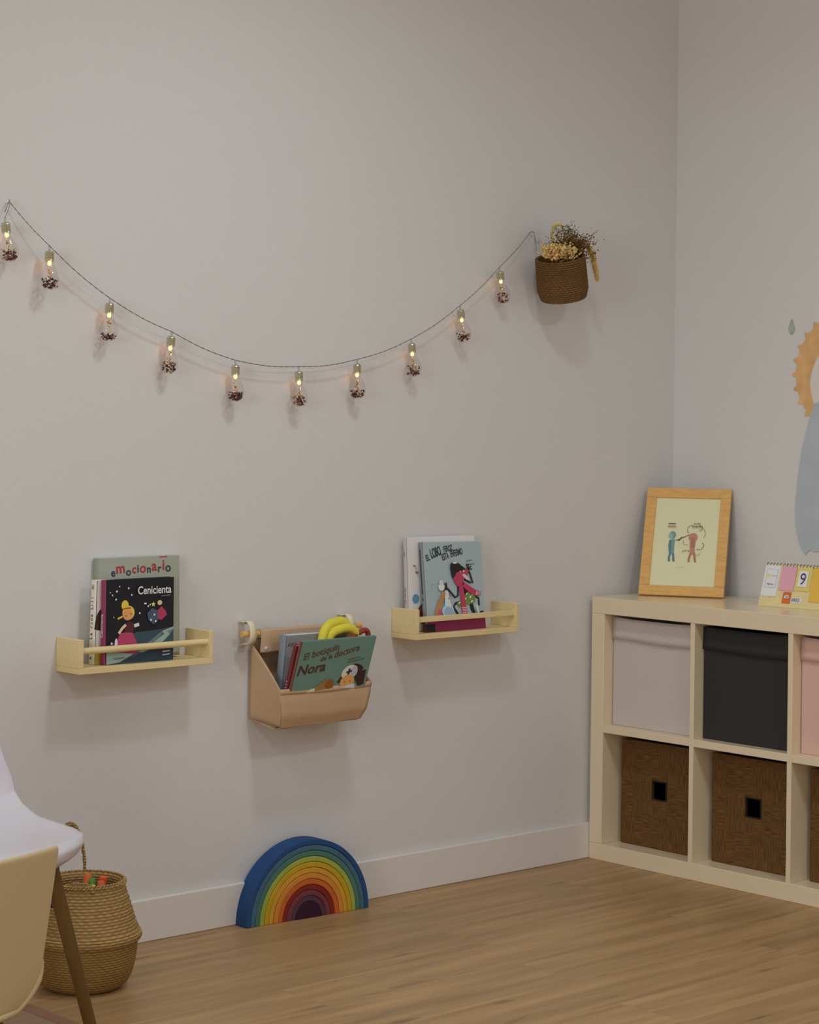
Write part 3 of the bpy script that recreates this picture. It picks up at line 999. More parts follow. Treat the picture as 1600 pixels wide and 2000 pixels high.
a.text((40, 40, 46), 'ENFERMO', 0.475, 0.825, 0.026, 0.17, bold=0.0005, fit=0.21)
a.line((84, 92, 96), [(0.73, 0.775), (0.83, 0.79)], 0.012)
a.line((84, 92, 96), [(0.73, 0.735), (0.87, 0.745)], 0.012)
# legs, shorts, body
a.line(blk, [(0.60, 0.32), (0.50, 0.30), (0.47, 0.26), (0.54, 0.18)], 0.032)
a.line(blk, [(0.76, 0.32), (0.78, 0.24), (0.83, 0.16), (0.97, 0.185)], 0.06)
a.line(blk, [(0.84, 0.38), (0.90, 0.35), (0.90, 0.27)], 0.03)
a.poly((92, 116, 62), [(0.52, 0.30), (0.63, 0.35), (0.66, 0.44), (0.78, 0.41), (0.85, 0.37), (0.83, 0.31), (0.72, 0.28), (0.62, 0.29), (0.56, 0.25)])
for x, z in ((0.70, 0.41), (0.76, 0.37), (0.80, 0.40), (0.57, 0.31), (0.67, 0.35), (0.78, 0.32)):
    a.ell((176, 190, 160), x, z, 0.022, 0.012, 0.5, n=8)
a.line(blk, [(0.59, 0.62), (0.63, 0.50), (0.69, 0.41)], 0.075)
a.line(blk, [(0.56, 0.50), (0.55, 0.39), (0.50, 0.37), (0.40, 0.46), (0.36, 0.48)], 0.024)
for dx, dzz in ((-0.05, -0.03), (-0.06, 0.01), (-0.03, 0.06), (0.0, 0.07)):
    a.line(blk, [(0.37, 0.475), (0.37 + dx, 0.475 + dzz)], 0.014)
a.line(blk, [(0.66, 0.58), (0.76, 0.535), (0.81, 0.53), (0.77, 0.64), (0.73, 0.70)], 0.024)
for dx, dzz in ((-0.02, 0.06), (0.02, 0.06), (0.06, 0.03), (0.07, -0.005)):
    a.line(blk, [(0.74, 0.69), (0.74 + dx, 0.69 + dzz)], 0.014)
# scarf ends
a.poly(scf, [(0.56, 0.58), (0.63, 0.56), (0.66, 0.36), (0.69, 0.17), (0.60, 0.165), (0.585, 0.36)])
a.poly(scf, [(0.66, 0.54), (0.74, 0.50), (0.86, 0.44), (0.93, 0.43), (0.92, 0.38), (0.82, 0.385), (0.72, 0.43), (0.64, 0.49)])
for z in (0.20, 0.225, 0.25):
    a.line((206, 170, 180), [(0.605, z), (0.675, z)], 0.010)
for x in (0.85, 0.875, 0.90):
    a.line((206, 170, 180), [(x, 0.39), (x + 0.01, 0.43)], 0.010)
# head
a.poly(blk, [(0.44, 0.70), (0.45, 0.75), (0.50, 0.775), (0.57, 0.76), (0.68, 0.70), (0.74, 0.66), (0.70, 0.60), (0.62, 0.57), (0.52, 0.56), (0.46, 0.60)])
a.ell((196, 200, 202), 0.52, 0.76, 0.038, 0.010)
a.poly(scf, [(0.48, 0.58), (0.54, 0.65), (0.62, 0.66), (0.71, 0.69), (0.75, 0.665), (0.68, 0.60), (0.62, 0.52), (0.55, 0.49), (0.51, 0.53)])
a.poly((176, 168, 168), [(0.63, 0.63), (0.68, 0.63), (0.74, 0.585), (0.75, 0.555), (0.70, 0.565), (0.65, 0.60)])
a.ell((214, 200, 200), 0.66, 0.665, 0.013, 0.013, n=8)
a.ell((214, 200, 200), 0.60, 0.66, 0.010, 0.010, n=8)
# flask and giraffe-patterned neck
a.ell((152, 170, 182), 0.36, 0.22, 0.10, 0.075)
a.ell((128, 148, 168), 0.37, 0.21, 0.075, 0.055)
a.poly((176, 186, 186), [(0.31, 0.28), (0.42, 0.27), (0.37, 0.45), (0.32, 0.45)])
a.poly((156, 112, 58), [(0.12, 0.15), (0.21, 0.16), (0.25, 0.28), (0.34, 0.42), (0.29, 0.44), (0.19, 0.30)])
a.poly((170, 70, 100), [(0.18, 0.165), (0.24, 0.165), (0.25, 0.235), (0.20, 0.25)])
a.ell((190, 188, 184), 0.27, 0.49, 0.05, 0.04)
a.ell((176, 174, 172), 0.27, 0.54, 0.035, 0.03)
for i in range(12):
    a.ell((90, 96, 100), rs.uniform(0.1, 0.2), rs.uniform(0.32, 0.55), 0.005, 0.006, n=6)
for i in range(5):
    a.ell((60, 60, 64), rs.uniform(0.37, 0.42), rs.uniform(0.36, 0.44), 0.006, 0.008, n=6)
a.line((206, 200, 196), [(0.66, 0.17), (0.545, 0.16)], 0.03)
a.line((176, 190, 170), [(0.83, 0.28), (0.86, 0.17)], 0.03)
a.done(b)
a = spine_art(h, t)
a.line((40, 44, 48), [(0.5, 0.42), (0.5, 0.92)], 0.28)
a.ell((40, 44, 48), 0.5, 0.36, 0.2, 0.012)
a.poly((74, 34, 34), [(0.05, 0.0), (0.95, 0.0), (0.95, 0.16), (0.05, 0.16)])
a.done(b, 'spine_print')

# ------------------------------------------------------------------ canvas wall pocket
pk = thing('wall_pocket', 'beige canvas wall pocket hanging from a wooden dowel between the racks', 'wall pocket', (-1.555, 0, 0.5))
PX = -1.555
dz0 = 0.757 - 0.5
dwy = -0.036
MB().tube([(-0.202, dwy, dz0 + 0.001), (0.21, dwy, dz0 + 0.003)], 0.0085, 16).build('dowel', M_DOWEL, pk, smooth=True)
for sxp in (-0.176, 0.166):
    mb = MB()
    loop = []
    for i in range(25):
        tt = i / 24
        a_ = -PI * 0.62 + tt * PI * 1.24
        loop.append((dwy + 0.004 - 0.0205 * math.cos(a_) * (1.0 if abs(a_) < 1.5 else 1.0), dz0 + 0.004 + 0.030 * math.sin(a_)))
    path = [(-0.002, dz0 - 0.018)] + loop + [(-0.003, dz0 + 0.032)]
    path = [(-0.0022, dz0 - 0.034)] + [p for p in loop] + [(-0.0022, dz0 + 0.032)]

    def strap(u, v, path=path, sxp=sxp):
        k = v * (len(path) - 1); i = min(int(k), len(path) - 2); f = k - i
        y = path[i][0] * (1 - f) + path[i + 1][0] * f
        z = path[i][1] * (1 - f) + path[i + 1][1] * f
        return Vector((sxp - 0.011 + u * 0.022, y, z))
    st = MB().grid(strap, 2, 52).build('strap_loop', M_STRAP, pk, smooth=True, solid=0.0022)
    MB().lathe([(0.0035, 0), (0.0035, 0.004), (0.0015, 0.005)], 10, mtx=Matrix.Translation((sxp + 0.004, -0.0125, dz0 + 0.028)) @ Matrix.Rotation(PI / 2, 4, 'X')).build('screw', M_STEEL, st, smooth=True)

HWB, HWT = 0.153, 0.157


def wr(x, z, s=0.004):
    return mnoise.noise(Vector((x * 9, z * 9, 1.3))) * s


def bag(u, v):
    """v 0 = front rim, then down the front, under and up the back to the dowel"""
    prof = [(-0.142, 0.122, HWT), (-0.141, 0.09, 0.155), (-0.136, 0.05, 0.147), (-0.122, 0.022, 0.138), (-0.10, 0.016, 0.138), (-0.06, 0.020, 0.142), (-0.025, 0.030, 0.147), (-0.012, 0.05, 0.15), (-0.010, 0.12, 0.152), (-0.011, 0.19, 0.152), (-0.020, 0.245, 0.152)]
    k = v * (len(prof) - 1); i = min(int(k), len(prof) - 2); f = k - i
    y, z, hw = [prof[i][q] * (1 - f) + prof[i + 1][q] * f for q in range(3)]
    x = -hw + 2 * hw * u
    sag = -0.003 * math.sin(PI * u) if v < 0.05 else 0
    inner = min(1, max(0, (abs(y) - 0.02) / 0.02))
    return Vector((x, y + wr(x, z) * inner, z + sag + wr(x + 4, y * 3, 0.004) * inner * (1 if v > 0.1 else 0.3)))


mb = MB().grid(bag, 28, 40)
for s in (-1, 1):
    def side(u, v, s=s):
        prof = [(-0.142, 0.122, HWT), (-0.141, 0.09, 0.155), (-0.136, 0.05, 0.147), (-0.122, 0.022, 0.138)]
        # bottom/front edge of the gusset to its back edge, top edge slanting up to the dowel
        k = v * 3; i = min(int(k), 2); f = k - i
        y, z, hw = [prof[i][q] * (1 - f) + prof[i + 1][q] * f for q in range(3)]
        yb_, zb_, hb_ = -0.011, 0.235 * (1 - v) + 0.034 * v, 0.152
        uu = u
        yy = y * (1 - uu) + yb_ * uu
        zz = z * (1 - uu) + zb_ * uu
        hh = hw * (1 - uu) + hb_ * uu
        bulge = math.sin(PI * uu) * (0.004 * v * 2 * math.sin(v * 3) - 0.004)
        return Vector((s * (hh + bulge), yy, zz))
    mb.grid(side, 14, 12)
mb.build('canvas_bag', M_CANVAS, pk, smooth=True, solid=0.0018)


def hem(u, v):
    x = -HWT + 2 * HWT * u
    p = bag(u, 0)
    return Vector((x, p.y - 0.0016, p.z + 0.001 - 0.014 * v))


MB().grid(hem, 28, 2).build('rim_hem', M_CANVAS, pk, smooth=True, solid=0.0018)


def flap(u, v):
    a_ = [(-0.022, 0.249), (-0.026, 0.266), (-0.036, 0.2685), (-0.046, 0.264), (-0.0475, 0.25), (-0.0455, 0.225), (-0.044, 0.208)]
    k = v * (len(a_) - 1); i = min(int(k), len(a_) - 2); f = k - i
    return Vector((-0.146 + 0.292 * u, a_[i][0] * (1 - f) + a_[i + 1][0] * f, a_[i][1] * (1 - f) + a_[i + 1][1] * f))


MB().grid(flap, 8, 24).build('dowel_flap', M_CANVAS, pk, smooth=True, solid=0.0018)
for sx in (-0.128, 0.128):
    MB().lathe([(0.0052, 0), (0.005, 0.0015), (0.003, 0.0028), (0.0, 0.003)], 14, mtx=Matrix.Translation((sx, -0.0457, 0.219)) @ Matrix.Rotation(PI / 2, 4, 'X'), cap1=False).build('rivet', mat('pale_rivet', (170, 176, 190), 1.8, 0.35, 0.5), pk, smooth=True)

# things inside the pocket
w, h, t = 0.252, 0.236, 0.024
b = book('hardback_book', 'thick grey blue hardback at the back of the canvas pocket', book_mtx(-1.668, -0.054, 0.5245, math.radians(7)), w, h, t, (128, 126, 128), (116, 126, 136))
a = front_art(w, h, t)
for k in range(3):
    a.line((104, 70, 76), [(0.05 + k * 0.04, 0.875), (0.072 + k * 0.04, 0.915)], 0.02)
a.line((100, 44, 52), [(0.12, 0.70), (0.17, 0.79), (0.22, 0.74)], 0.04)
a.ell((104, 44, 50), 0.2, 0.5, 0.06, 0.09)
a.done(b)
w, h, t = 0.246, 0.222, 0.013
b = book('hardback_book', 'dark maroon hardback squeezed behind the teal book in the pocket', book_mtx(-1.682, -0.092, 0.526, math.radians(16.5)), w, h, t, (96, 46, 46), (104, 40, 44))
a = spine_art(h, t)
for k in range(6):
    a.line((170, 150, 150), [(0.5, 0.34 + k * 0.04), (0.5, 0.362 + k * 0.04)], 0.3)
a.done(b, 'spine_print', 'spine_lettering')
w, h, t = 0.262, 0.236, 0.007
b = book('picture_book', 'teal picture book with brown title leaning out of the canvas pocket', book_mtx(-1.684, -0.1075, 0.526, math.radians(18.5)), w, h, t, (90, 120, 112), (110, 60, 54))
a = front_art(w, h, t)
brn = (84, 58, 44)
a.text(brn, 'El botiquín', 0.085, 0.775, 0.027, 0.20, bold=0.0003, shear=0.2, fit=0.45)
a.text(brn, 'de la', 0.315, 0.745, 0.018, 0.18, bold=0.0003, shear=0.2, fit=0.15)
a.text(brn, 'doctora', 0.49, 0.775, 0.027, 0.20, bold=0.0003, shear=0.2, fit=0.32)
a.text((70, 44, 34), 'Nora', 0.045, 0.595, 0.039, 0.09, bold=0.0008, shear=0.2, fit=0.36)
a.line((70, 84, 76), [(0.68, 0.735), (0.84, 0.76)], 0.012)
a.line((70, 84, 76), [(0.68, 0.705), (0.90, 0.735)], 0.012)
a.ell((50, 36, 34), 0.80, 0.575, 0.13, 0.105)
a.poly((50, 36, 34), [(0.85, 0.62), (0.96, 0.60), (0.97, 0.42), (0.90, 0.40), (0.84, 0.48)])
a.poly((50, 36, 34), [(0.60, 0.47), (0.68, 0.60), (0.72, 0.5), (0.66, 0.45)])
a.ell((200, 196, 180), 0.735, 0.585, 0.10, 0.085, 0.3)
a.ell((160, 160, 180), 0.80, 0.59, 0.045, 0.07, 0.1)
a.ell((206, 142, 84), 0.735, 0.47, 0.095, 0.085)
a.poly((44, 50, 44), [(0.715, 0.55), (0.74, 0.555), (0.745, 0.58), (0.77, 0.585), (0.765, 0.61), (0.745, 0.607), (0.74, 0.632), (0.715, 0.627), (0.72, 0.602), (0.695, 0.595), (0.70, 0.57), (0.72, 0.575)])
a.ell((90, 50, 40), 0.70, 0.47, 0.007, 0.007, n=6)
a.ell((90, 50, 40), 0.77, 0.475, 0.007, 0.007, n=6)
a.poly((180, 184, 190), [(0.62, 0.36), (0.86, 0.36), (0.84, 0.44), (0.66, 0.41)])
a.poly((130, 106, 60), [(0.26, 0.38), (0.34, 0.45), (0.44, 0.52), (0.50, 0.52), (0.56, 0.46), (0.55, 0.36), (0.3, 0.36)])
a.poly((198, 186, 150), [(0.21, 0.36), (0.26, 0.42), (0.32, 0.43), (0.33, 0.36)])
a.ell((124, 78, 40), 0.50, 0.46, 0.055, 0.06)
a.line((140, 156, 146), [(0.90, 0.60), (0.96, 0.61), (0.99, 0.64)], 0.006)
a.done(b)

M_YEL = mat('yellow_plush', (196, 170, 58), 1.9, 0.85, 0.15, var=0.08, vscale=200, bump=0.4, bscale=500)
pl = thing('plush_ring', 'soft yellow plush ring lying among the pocket books', 'toy', (-1.50, -0.117, 0.70))
p1 = smooth_path([(-0.062, -0.012, -0.03), (-0.060, -0.010, 0.035), (-0.048, -0.006, 0.063), (-0.025, 0.0, 0.078), (0.0, 0.004, 0.083), (0.022, 0.006, 0.083), (0.040, 0.006, 0.073)], 6)
MB().tube(p1, [0.0125] * (len(p1) - 2) + [0.011, 0.006], 12).build('back_arc', M_YEL, pl, smooth=True)
p2 = smooth_path([(-0.042, -0.008, 0.0), (-0.042, -0.010, 0.03), (-0.030, -0.012, 0.054), (-0.008, -0.014, 0.064), (0.018, -0.014, 0.067), (0.042, -0.013, 0.062), (0.054, -0.012, 0.048), (0.050, -0.008, 0.02)], 6)
MB().tube(p2, 0.0125, 12).build('front_arc', M_YEL, pl, smooth=True)
M_RED = mat('dark_red_band', (128, 48, 34), 1.7, 0.5, 0.4)
pts = smooth_path([(0.0, 0.0, 0.0), (0.02, 0.0, 0.035), (0.05, 0.002, 0.050), (0.078, 0.005, 0.060), (0.10, 0.008, 0.066), (0.115, 0.01, 0.058), (0.118, 0.01, 0.03)], 6)
rb = MB()
rb.tube(pts, [0.008] * 8 + [0.0075] * (len(pts) - 8), 10)
tag(rb.build('toy_strap', M_RED, None, smooth=True), 'curved dark red toy strap poking out behind the teal book', 'toy').location = (-1.515, -0.138, 0.692)

# ------------------------------------------------------------------ bulb garland
gar = thing('bulb_garland', 'garland of ten clear light bulbs filled with dried flowers across the wall', 'string lights', (0, 0, 0))
BY = -0.033
caps = [(-2.489, 1.780, 10), (-2.364, 1.720, 0), (-2.186, 1.602, 0), (-1.996, 1.526, -4), (-1.789, 1.459, 1), (-1.575, 1.448, 1), (-1.369, 1.473, 2), (-1.168, 1.536, 7), (-0.980, 1.638, 8), (-0.823, 1.756, 9)]
hookL, hookR = Vector((-2.466, -0.012, 1.832)), Vector((-0.672, -0.012, 1.883))
joints = []
for i, (x, z, tlt) in enumerate(caps):
    joints.append(Vector((x, BY, z + 0.011)))
cord = [hookL + Vector((-0.012, 0, -0.028)), hookL]
seq = [hookL] + joints[1:] + [hookR]
for i in range(len(seq) - 1):
    A, B = seq[i], seq[i + 1]
    n = 10
    for k in range(1, n + 1):
        s_ = k / n
        p = A.lerp(B, s_)
        p.z -= 0.010 * (B - A).length / 0.2 * math.sin(PI * s_) * 0.6
        cord.append(p)
cord += [hookR + Vector((0.012, 0.0, -0.004)), hookR + Vector((0.022, 0.002, -0.03)), hookR + Vector((0.026, 0.002, -0.07))]
# two twisted strands
for ph_ in (0, PI):
    fine = []
    for i in range(len(cord) - 1):
        for k in range(3):
            p = cord[i].lerp(cord[i + 1], k / 3)
            an_ = (i * 3 + k) * 1.1 + ph_
            fine.append(p + Vector((0, math.cos(an_) * 0.0008, math.sin(an_) * 0.0008)))
    MB().tube(fine, 0.00075, 5).build('cord', M_CORD, gar)
MB().tube(smooth_path([hookL + Vector((0, 0, 0.004)), hookL + Vector((-0.006, -0.012, -0.012)), joints[0]], 5), 0.0009, 5).build('cord', M_CORD, gar)
for hk in (hookL, hookR):
    MB().tube(smooth_path([(hk.x, 0.0, hk.z - 0.004), (hk.x, -0.01, hk.z - 0.004), (hk.x, -0.016, hk.z), (hk.x, -0.016, hk.z + 0.005)], 4), 0.0016, 6).build('hook', mat('clear_hook', (160, 156, 150), 1.8, 0.4), gar, smooth=True)

gp = [(0.0098, -0.024), (0.0100, -0.030), (0.0112, -0.037), (0.0150, -0.046), (0.0192, -0.054), (0.0222, -0.063), (0.0232, -0.071), (0.0222, -0.079), (0.0190, -0.087), (0.0135, -0.0928), (0.0065, -0.0957), (0.0012, -0.0962)]
glass_me = None
cap_me = led_me = loop_me = None
capp = [(0.0035, 0.0), (0.0085, -0.0015), (0.0108, -0.004)]
for i in range(5):
    z = -0.0055 - i * 0.0037
    capp += [(0.0112, z), (0.0120, z - 0.0011), (0.0112, z - 0.0022), (0.0106, z - 0.003)]
capp += [(0.0112, -0.0245), (0.0116, -0.027), (0.0104, -0.0275)]
fl_cols = [(74, 44, 44), (60, 36, 42), (128, 88, 84), (160, 120, 104), (190, 160, 120), (92, 50, 62), (150, 116, 64), (176, 150, 124)]
fl_m = [mat('dried_petal_%d' % i, c, 1.7, 0.8, 0.15) for i, c in enumerate(fl_cols)]


def blob(mb, c, r, m, rnd):
    """small crumpled petal: squashed octahedron"""
    ax = Matrix.Rotation(rnd.uniform(0, 6), 3, 'Z') @ Matrix.Rotation(rnd.uniform(0, 6), 3, 'X')
    n = len(mb.v)
    for d in [(1, 0, 0), (-1, 0, 0), (0, 1, 0), (0, -1, 0), (0, 0, .55), (0, 0, -.55)]:
        mb.v.append(tuple(Vector(c) + ax @ (Vector(d) * r * rnd.uniform(0.7, 1.25))))
    for q in [(0, 2, 4), (2, 1, 4), (1, 3, 4), (3, 0, 4), (2, 0, 5), (1, 2, 5), (3, 1, 5), (0, 3, 5)]:
        mb.face([n + i for i in q], m)


for i, (x, z, tlt) in enumerate(caps):
    rnd = random.Random(20 + i)
    Rm = Matrix.Translation((x, BY, z)) @ Matrix.Rotation(-math.radians(tlt), 4, 'Y') @ Matrix.Rotation(math.radians(rnd.uniform(-4, 2)), 4, 'X')
    if glass_me is None:
        g = MB().lathe(gp, 28, cap0=False).build('light_bulb', M_GLASS, gar, smooth=True, angle=80)
        cpo = MB().lathe(capp, 20).build('screw_cap', M_NICKEL, g, smooth=True, angle=60)
        ld = MB().lathe([(0.0005, -0.0272), (0.0035, -0.028), (0.0048, -0.031), (0.0042, -0.0345), (0.002, -0.0368), (0.0003, -0.0372)], 12).build('led', M_LED, g, smooth=True)
        lp = MB().tube([(0, 0, -0.001), (0.0022, 0, 0.004), (0.002, 0, 0.009), (0, 0, 0.0115), (-0.002, 0, 0.009), (-0.0022, 0, 0.004)], 0.0007, 5, closed=True).build('wire_loop', M_CORD, g)
        glass_me, cap_me, led_me, loop_me = g.data, cpo.data, ld.data, lp.data
    else:
        g = bpy.data.objects.new('light_bulb', glass_me); COL.objects.link(g); g.parent = gar
        for nm, me in (('screw_cap', cap_me), ('led', led_me), ('wire_loop', loop_me)):
            q = bpy.data.objects.new(nm, me); COL.objects.link(q); q.parent = g
    g.matrix_world = Rm
    fm_ = MB()
    off = rnd.uniform(-0.006, 0.007)
    hh_ = rnd.uniform(0.014, 0.026)
    cols = rnd.sample(range(len(fl_cols)), 5) + [0, 1, 1, 0]
    for k in range(rnd.randint(60, 84)):
        an_, rr = rnd.uniform(0, 2 * PI), 0.019 * math.sqrt(rnd.random())
        zz = -0.0925 + rnd.random() ** 1.4 * hh_ + rr * rr * 16
        cpt = Vector((rr * math.cos(an_) + off * 0.5, rr * math.sin(an_), zz))
        if Vector((cpt.x, cpt.y)).length > 0.0185: continue
        blob(fm_, cpt, rnd.uniform(0.0026, 0.0052), rnd.choice(cols), rnd)
    for k in range(rnd.randint(10, 24)):   # pale straw standing in the neck
        s_ = rnd.random()
        blob(fm_, Vector((rnd.uniform(-.004, .004) * (1.6 - s_), rnd.uniform(-.004, .004), -0.075 + s_ * 0.032)), rnd.uniform(0.0024, 0.0042), rnd.choice([4, 6, 4]), rnd)
    fo = fm_.build('dried_flowers', fl_m, g)
    fo['kind'] = 'stuff'

# ------------------------------------------------------------------ hanging plant basket
M_PLB = woven('brown_seagrass', (100, 72, 40), 1.35, 34, 150, 0.40)
Mh = Matrix.Translation((-0.610, -0.088, 1.685)) @ Matrix.Rotation(math.radians(-17), 4, 'Y') @ Matrix.Rotation(math.radians(8), 4, 'X')
hb = thing('hanging_basket', 'small brown woven basket hanging on the wall at the end of the garland', 'basket', mtx=Mh)
prof = []
nrow = 20
R0, HB = 0.0765, 0.126
for i in range(nrow):
    z = i * HB / nrow
    rr = R0 * (0.90 + 0.10 * min(1, i / 4)) * (1 - 0.03 * (i / nrow))
    prof += [(rr - 0.0016, z + 0.0003), (rr, z + 0.0022), (rr + 0.0004, z + HB / nrow / 2), (rr, z + HB / nrow - 0.0022)]
prof += [(R0 * 0.95 - 0.004, HB), (R0 * 0.95 - 0.008, HB - 0.003), (R0 * 0.93 - 0.008, HB * 0.5), (R0 * 0.85 - 0.008, 0.006)]
MB().lathe(prof, 48).build('basket_wall', M_PLB, hb, smooth=True, angle=80)
tag(MB().lathe([(R0 * 0.93 - 0.009, HB * 0.62), (0.0005, HB * 0.62)], 30, cap0=False, cap1=False).build('dark_inner_disc', mat('dark_basket_disc', (36, 28, 20), 1.2, 0.9, 0.1), hb), None)  # near-black disc across the basket below its rim

# dried plants (top-level, held by the basket)
basket_top = Mh @ Vector((0, 0, HB))


def at(px, py, pz): return Mh @ Vector((px, py, pz))


rnd = random.Random(11)
mb = MB()
br = thing('dried_sprig', 'bushy olive brown dried flower sprig rising from the hanging basket', 'dried flowers', tuple(at(0.018, -0.005, 0.085)))
mst, mhd = MB(), MB()
for s_i in range(60):
    b0 = Vector((rnd.uniform(-.02, .03), rnd.uniform(-.02, .02), 0.0))
    dirv = Vector((rnd.gauss(0.24, 0.36), rnd.gauss(-0.08, 0.30), 1)).normalized()
    L = rnd.uniform(0.075, 0.135)
    mid = b0 + dirv * L * 0.55 + Vector((rnd.gauss(0, .006), rnd.gauss(0, .006), 0))
    end = b0 + dirv * L
    mst.tube([b0, mid, end], 0.0007, 4)
    for k in range(30):
        s_ = rnd.uniform(0.34, 1.0)
        base = b0.lerp(end, s_)
        tip = base + Vector((rnd.gauss(0, .011), rnd.gauss(0, .011), rnd.gauss(0.004, .009)))
        if k % 3 == 0: mst.tube([base, tip], 0.0004, 3)
        blob(mhd, tip, rnd.uniform(0.0015, 0.0032), rnd.choice([0, 0, 1, 2]), rnd)
for k in range(420):
    s_ = rnd.random()
    blob(mhd, Vector((0.004 + rnd.gauss(0.012, .022), rnd.gauss(-0.006, .016), 0.045 + s_ * 0.045)), rnd.uniform(0.002, 0.0042), rnd.choice([0, 2, 2, 1]), rnd)
mst.build('stems', mat('olive_stem', (104, 82, 34), 1.5, 0.8, 0.15), br)['kind'] = 'stuff'
mhd.build('flower_heads', [mat('olive_bud', (92, 72, 26), 1.5, 0.8, 0.15), mat('brown_bud', (70, 50, 26), 1.5, 0.8, 0.15), mat('gold_bud', (128, 98, 38), 1.5, 0.8, 0.15)], br)['kind'] = 'stuff'

cf = thing('dried_hydrangea', 'cream dried flower clump spilling over the rim of the hanging basket', 'dried flowers', tuple(at(-0.048, -0.018, 0.140)))
mhd = MB()
for k in range(620):
    u_ = rnd.random()
    c = Vector((-0.040 + u_ * 0.115 + rnd.gauss(0, .007), -0.012 + rnd.gauss(0, .017), 0.016 - u_ * 0.004 + rnd.gauss(0, .0115)))
    blob(mhd, c, rnd.uniform(0.003, 0.0062), rnd.choice([0, 0, 1, 2]), rnd)
mhd.build('florets', [mat('cream_floret', (196, 160, 104), 1.75, 0.85, 0.1), mat('tan_floret', (176, 136, 80), 1.75, 0.85, 0.1), mat('pale_floret', (206, 176, 124), 1.75, 0.85, 0.1)], cf)['kind'] = 'stuff'
MB().tube([(0.0, 0.01, -0.06), (0.0, 0.0, 0.0)], 0.002, 6).build('stem', mat('olive_stem', (104, 82, 34)), cf)


def plume(name, label, path, wmax, rgb, n=240, seed=1):
    o = thing(name, label, 'dried flowers', path[0])
    pth = smooth_path([Vector(p) - Vector(path[0]) for p in path], 8)
    MB().tube(pth, 0.0009, 5).build('stem', mat('straw_stem', (180, 150, 84), 1.7, 0.8), o)
    q = random.Random(seed)
    hb_ = MB()
    for k in range(n):
        s_ = q.random()
        j = s_ * (len(pth) - 1); i = min(int(j), len(pth) - 2)
        c = pth[i].lerp(pth[i + 1], j - i)
        ww = wmax * math.sin(PI * min(1, 0.12 + 0.88 * (1 - s_)) ** 0.8) if s_ > 0.05 else wmax * 0.3
        t_ = (pth[i + 1] - pth[i]).normalized()
        side_ = Vector((q.gauss(0, 1), q.gauss(0, 1), q.gauss(0, 1))).normalized()
        tip = c + side_ * ww * q.uniform(0.4, 1) + t_ * ww * 0.9
        wv = t_.cross(side_).normalized() * 0.0014
        nn = len(hb_.v)
        hb_.v += [tuple(c - wv), tuple(c + wv), tuple(tip)]
        hb_.face([nn, nn + 1, nn + 2])
    hb_.build('plume_hairs', mat('plume_%d' % rgb[0], rgb, 1.7, 0.85, 0.1), o)['kind'] = 'stuff'
    return o


A = at(0.055, -0.02, 0.10)
plume('grass_plume', 'pale yellow dried grass plume drooping over the right of the hanging basket', [A, A + Vector((0.02, -0.006, 0.045)), A + Vector((0.042, -0.01, 0.03)), A + Vector((0.058, -0.012, -0.005)), A + Vector((0.070, -0.012, -0.042))], 0.021, (190, 160, 92), 1300, 4)
A = at(-0.015, 0.0, 0.11)
plume('grass_plume', 'small pale yellow grass plume standing at the back of the hanging basket', [A, A + Vector((-0.012, 0, 0.05)), A + Vector((-0.024, 0, 0.085)), A + Vector((-0.018, -0.006, 0.108)), A + Vector((0.002, -0.01, 0.112))], 0.013, (196, 176, 108), 420, 9)
sd = thing('seed_head', 'round grey brown dried seed head at the left of the hanging basket', 'dried flowers', tuple(at(-0.045, -0.005, 0.163)))
dd = MB()
for i in range(9):
    a_ = i / 9 * 2 * PI
    dd.grid(lambda u, v, a_=a_: Vector((math.cos(a_ + (u - .5) * 0.9) * v * 0.024, -0.010 - 0.012 * v * v, math.sin(a_ + (u - .5) * 0.9) * v * 0.020)) + Vector((0, 0.004 * math.sin(u * PI), 0)), 3, 4)
dd.build('petals', mat('grey_brown_petal', (84, 74, 58), 1.5, 0.85, 0.1, var=0.3, vscale=160), sd, smooth=True, solid=0.001)
MB().lathe([(0.001, 0.008), (0.007, 0.006), (0.008, 0.0), (0.004, -0.004)], 10, mtx=Matrix.Translation((0, -0.008, 0)) @ Matrix.Rotation(PI / 2, 4, 'X')).build('seed_core', mat('pale_core', (140, 124, 98), 1.5, 0.85, 0.1, var=0.3, vscale=300), sd, smooth=True)
MB().tube([(0, -0.008, 0), (0.01, 0.0, -0.06)], 0.0016, 6).build('stem', mat('olive_stem', (104, 82, 34)), sd)

